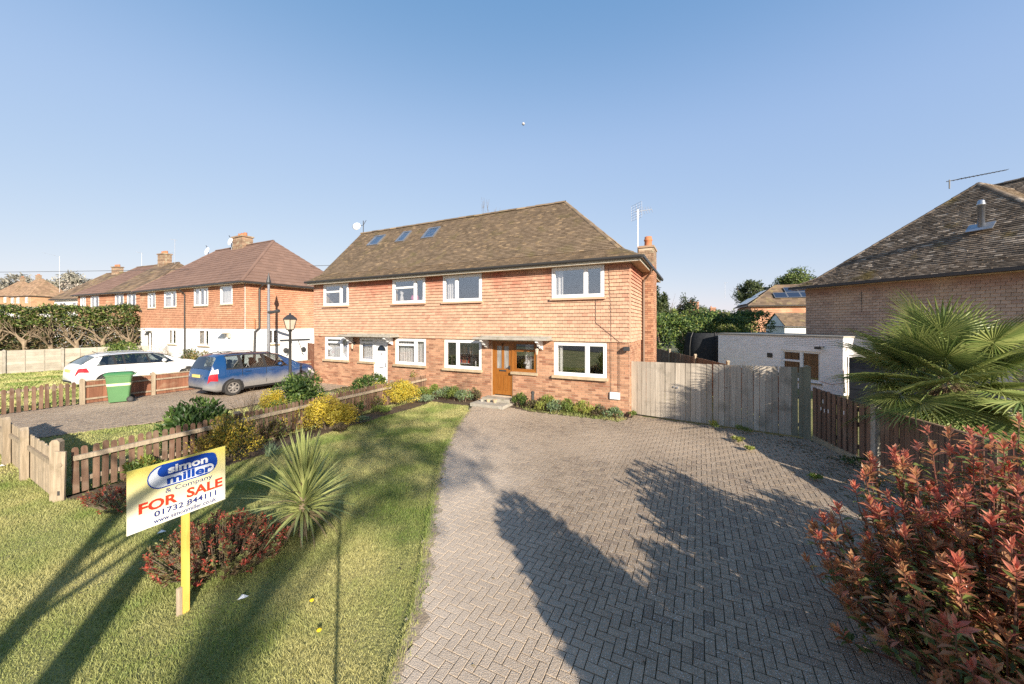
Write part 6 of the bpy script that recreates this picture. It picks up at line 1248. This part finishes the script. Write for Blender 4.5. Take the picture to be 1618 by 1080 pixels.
def tree(name, label, loc, h, cr_, n, L, mats, wts, trunk_h, group=None, k=26, crz=None, sq=1.):
    t = thing(name, label, 'tree', loc, 0, group); m = MB(); tips = []
    branch(m, Vector((0, 0, -.1)), Vector((0, 0, 1)), trunk_h, h*.02+.03, 0); 
    for i in range(7): branch(m, Vector((0, 0, trunk_h*.85)), Vector((math.cos(i*.9), math.sin(i*.9), 1.)).normalized(), (h-trunk_h)*.5, h*.012, 2, 0, .6, .3, 3, tips, 2, 2, .01)
    m.build('trunk', mt['bark'], t); crz = crz or (h-trunk_h)/2
    c = rdir(k)*rng.uniform(.3, .85, (k, 1)); ci = rng.integers(0, k, n); d = rdir(n); rr = rng.uniform(.16, .36, k)
    p = c[ci]+d*(rr[ci]*rng.uniform(.2, 1, n)**.5)[:, None]; zz = p[:, 2]; taper = 1-(1-sq)*np.clip((zz+1)/2, 0, 1)
    P = np.stack([p[:, 0]*cr_*taper, p[:, 1]*cr_*taper, h-crz+zz*crz], 1); scatter('crown', *LEAF2, P, rdir(n)+np.array([0, 0, .2]), d+rdir(n)*.6, rng.uniform(.6, 1.3, n)*L, rng.uniform(.6, 1.2, n)*L*.45, mats, t, rng.choice(len(mats), n, p=wts) if len(mats) > 1 else None); return t
TG = 'trees beyond the back gardens'
tree('conifer', 'grey-green conifer with ragged top right beside the chimney', (10.7, 27.5, 0), 5.9, 1.7, 7000, .22, [lf['con'], lf['tree']], [.7, .3], 1.0, TG, 30, sq=.4)
tree('bushy_tree', 'pale green bushy tree behind the laurel hedge next to the conifer', (12.9, 28.5, 0), 4.4, 1.5, 4500, .2, [lf['spring'], lf['lime'], lf['tree']], [.35, .25, .4], 1.0, TG)
tree('conifer', 'dark small conifer between the pale tree and the red chimney', (15.6, 33, 0), 5.3, 1.5, 4500, .22, [lf['con']], None, .8, TG, sq=.6)
tree('bushy_tree', 'rounded yellow-green tree behind the right part of the laurel hedge', (18.6, 31, 0), 4.3, 2.3, 6500, .2, [lf['spring'], lf['tree'], lf['lime']], [.45, .4, .15], 1.0, TG)
tree('bushy_tree', 'wide light green shrub row top behind the middle of the hedge', (16.2, 30, 0), 4.0, 1.9, 4500, .2, [lf['lime'], lf['tree']], [.4, .6], .8, TG)
tree('round_tree', 'large airy tree rising behind the solar panel house', (49.5, 66, 0), 13.2, 4.6, 9000, .42, [lf['tree'], lf['spring']], [.6, .4], 6.0, TG, 34)
tree('round_tree', 'smaller darker tree left of the large airy one behind the solar panels', (44.2, 68, 0), 11.6, 3.4, 5500, .42, [lf['con'], lf['tree']], [.6, .4], 5.5, TG, 26)
tree('round_tree', 'distant round tree between the two red chimneys', (44, 85, 0), 7.4, 4, 3000, .4, [lf['tree']], None, 2, TG, 20)
shrub('ivy_climber', 'dark climber at the foot of the solar panel house beside the white gable', 'plant', (24.2, 33, 0), 2.6, 1.0, 3.3, 3000, .22, .1, [lf['laurel']], clumps=18, stems=3)
FG = 'bare trees on the far hillside'
for i, (x, y, z, h, r, mm, lb) in enumerate(((-172, 130, 5.5, 20, 8, 'farpine', 'dark far pine clump at the left edge of the sky'), (-160, 132, 5.5, 21, 8, 'farpine', 'broad far pine second from the left edge'), (-150, 128, 5, 17, 6, 'far', 'grey bare tree beside the far pines'), (-135, 122, 5, 15, 6, 'far', 'olive bare tree over the tan roofed far house'), (-128, 125, 5, 18, 6.5, 'far', 'bare twiggy tree just right of the tan roof'), (-117, 120, 5, 18, 6.5, 'far', 'tallest bare twiggy tree in the middle of the far hillside'), (-108, 118, 4.5, 16, 6, 'far', 'bare twiggy tree nearest the mossy long roof'), (-182, 135, 5.5, 17, 7, 'far', 'bare tree cut by the left picture edge'))):
    tree('far_tree', lb, (x, y, z-1.5), h*.86, r, 2600, .8 if mm == 'far' else 1.1, [lf[mm]], None, h*.3, FG, 26)
# bare twigs showing above the main ridge
t = thing('bare_tree', 'bare thin twigs showing above the middle of the main ridge', 'tree', (-1.6, 33, 0)); m = MB()
m.tube([(0, 0, -.1), (0, 0, 8)], [.2, .12], 8)
for i in range(8): branch(m, Vector((0, 0, 7+.4*i*.5)), Vector((random.uniform(-.25, .25), random.uniform(-.25, .25), 1)).normalized(), 2.3, .05, 3, 0, .25, .6, 3, None, 2, 3, .012)
m.build('trunk', mt['twig'], t)
# trampoline net behind the white outbuilding
t = thing('trampoline', 'black netted trampoline enclosure with curved poles left of the white outbuilding', 'trampoline', (11.65, 21.9, 0)); rr = 1.35
m = MB(); vs = []; kk = 24
for z, r in ((.75, 1.0), (1.5, 1.0), (2.05, .93), (2.3, .86)): vs += [(rr*r*math.cos(2*math.pi*j/kk), rr*r*math.sin(2*math.pi*j/kk), z) for j in range(kk)]
m.add(vs, [(i*kk+j, i*kk+(j+1) % kk, (i+1)*kk+(j+1) % kk, (i+1)*kk+j) for i in range(3) for j in range(kk)]); m.build('net', mt['net'], t, True)
MB().lathe([(rr*1.04, .68), (rr*1.04, .76), (rr*.8, .74)], 24).build('bed', mt['net'], t)
for j in range(6):
    a = 2*math.pi*j/6+.3; c_, s_ = math.cos(a)*rr*1.03, math.sin(a)*rr*1.03; MB().tube([(c_, s_, 0), (c_, s_, 1.5), (c_*.94, s_*.94, 2.05), (c_*.84, s_*.84, 2.34)], .022, 6).build('pole', mt['gutter'], t)
# ---------------------------------------------------------------- what stands behind the viewer and throws the long shadows
pc = Vector((.911, .4115, 0))
t = thing('street_tree', 'bare many-stemmed tree whose limb shadows cross the grass at the bottom left', 'tree', (-.5, -3.5, 0)); m = MB(); F = Vector((0, 0, 1.5)); m.tube([(0, 0, -.1), (0, 0, .8), F], [.2, .17, .15], 9)
for c_, top_, r in ((-1.15, 4.8, .10), (-.3, 5.6, .13)):
    e = pc*c_+Vector((0, -.3, top_)); md = F.lerp(e, .5)+pc*(c_*.12); m.tube([F, md, e], [r*1.15, r, r*.7], 7, cap=False)
    for q in range(9): branch(m, md.lerp(e, .115*(q+1)), (pc*random.uniform(-1, 1)+Vector((0, -.2, .9))).normalized(), 1.6, r*.45, 3, 0, .5, .3, 4, None, 2, 2, .01)
m.build('trunk', mt['bark'], t)
t = thing('street_tree', 'tree across the road whose branch shadows lie on the middle of the lawn', 'tree', (5.9, -16.0, 0)); m = MB(); tips = []; F = Vector((0, 0, 8.2)); m.tube([(0, 0, -.1), (.1, 0, 4), F], [.15, .12, .09], 9)
for c_, top_, sh in ((1.0, 10.6, .3), (1.6, 9.6, 0), (2.2, 11.4, .5), (2.9, 10.4, 0), (3.7, 12.0, 0), (3.4, 9.7, .2), (.4, 12.2, 0)):
    e = pc*c_+Vector((0, sh, top_)); md = F.lerp(e, .45)+Vector((0, 0, .7)); m.tube([F, md, e], [.06, .05, .035], 6, cap=False)
    for q in range(5): branch(m, md.lerp(e, .24*(q+1)), (pc*random.uniform(-1, 1)+Vector((0, random.uniform(-.5, .5), random.uniform(-.2, .8)))).normalized(), 1.0, .035, 2, 0, .6, .2, 3, tips, 2, 3, .012)
m.build('trunk', mt['bark'], t); n = 2300; ti = rng.integers(0, len(tips), n); scatter('crown', *LEAF2, np.array([tuple(q[0]) for q in tips])[ti]+rng.normal(0, .24, (n, 3)), rdir(n), rdir(n), .14, .09, lf['tree'], t)
shrub('tall_shrub', 'dense tall bush beside the drive whose shadow covers the paving', 'shrub', (2.70, -.25, 0), (.8), .76, 3.1, 15000, .14, .065, [lf['porange'], lf['laurel'], lf['pred']], wts=[.4, .45, .15], clumps=40, cr=(.24, .4), base=.05)
shrub('tall_shrub', 'lower bush between the dense tall bush and the photinia', 'shrub', (3.85, -.3, 0), .9, .7, 2.4, 10000, .14, .065, [lf['porange'], lf['laurel'], lf['pgreen']], wts=[.4, .4, .2], clumps=34, cr=(.26, .42), base=.05)
shrub('tall_shrub', 'red leaved bush continuing along the fence behind the large photinia', 'shrub', (5.75, 2.2, 0), .75, .9, 2.05, 6000, .12, .05, [lf['porange'], lf['pgreen'], lf['pred']], wts=[.4, .3, .3], clumps=30, cr=(.24, .4), base=.05)
t = thing('camera_pole', 'thin upright pole whose straight shadow runs up the lawn', 'pole', (0, -.16, 0)); MB().tube([(0, 0, 0), (0, 0, 2.62)], .017, 8).build('shaft', mt['iron'], t); MB().box(-.06, .06, -.05, .02, 2.62, 2.74).build('head', mt['iron'], t)
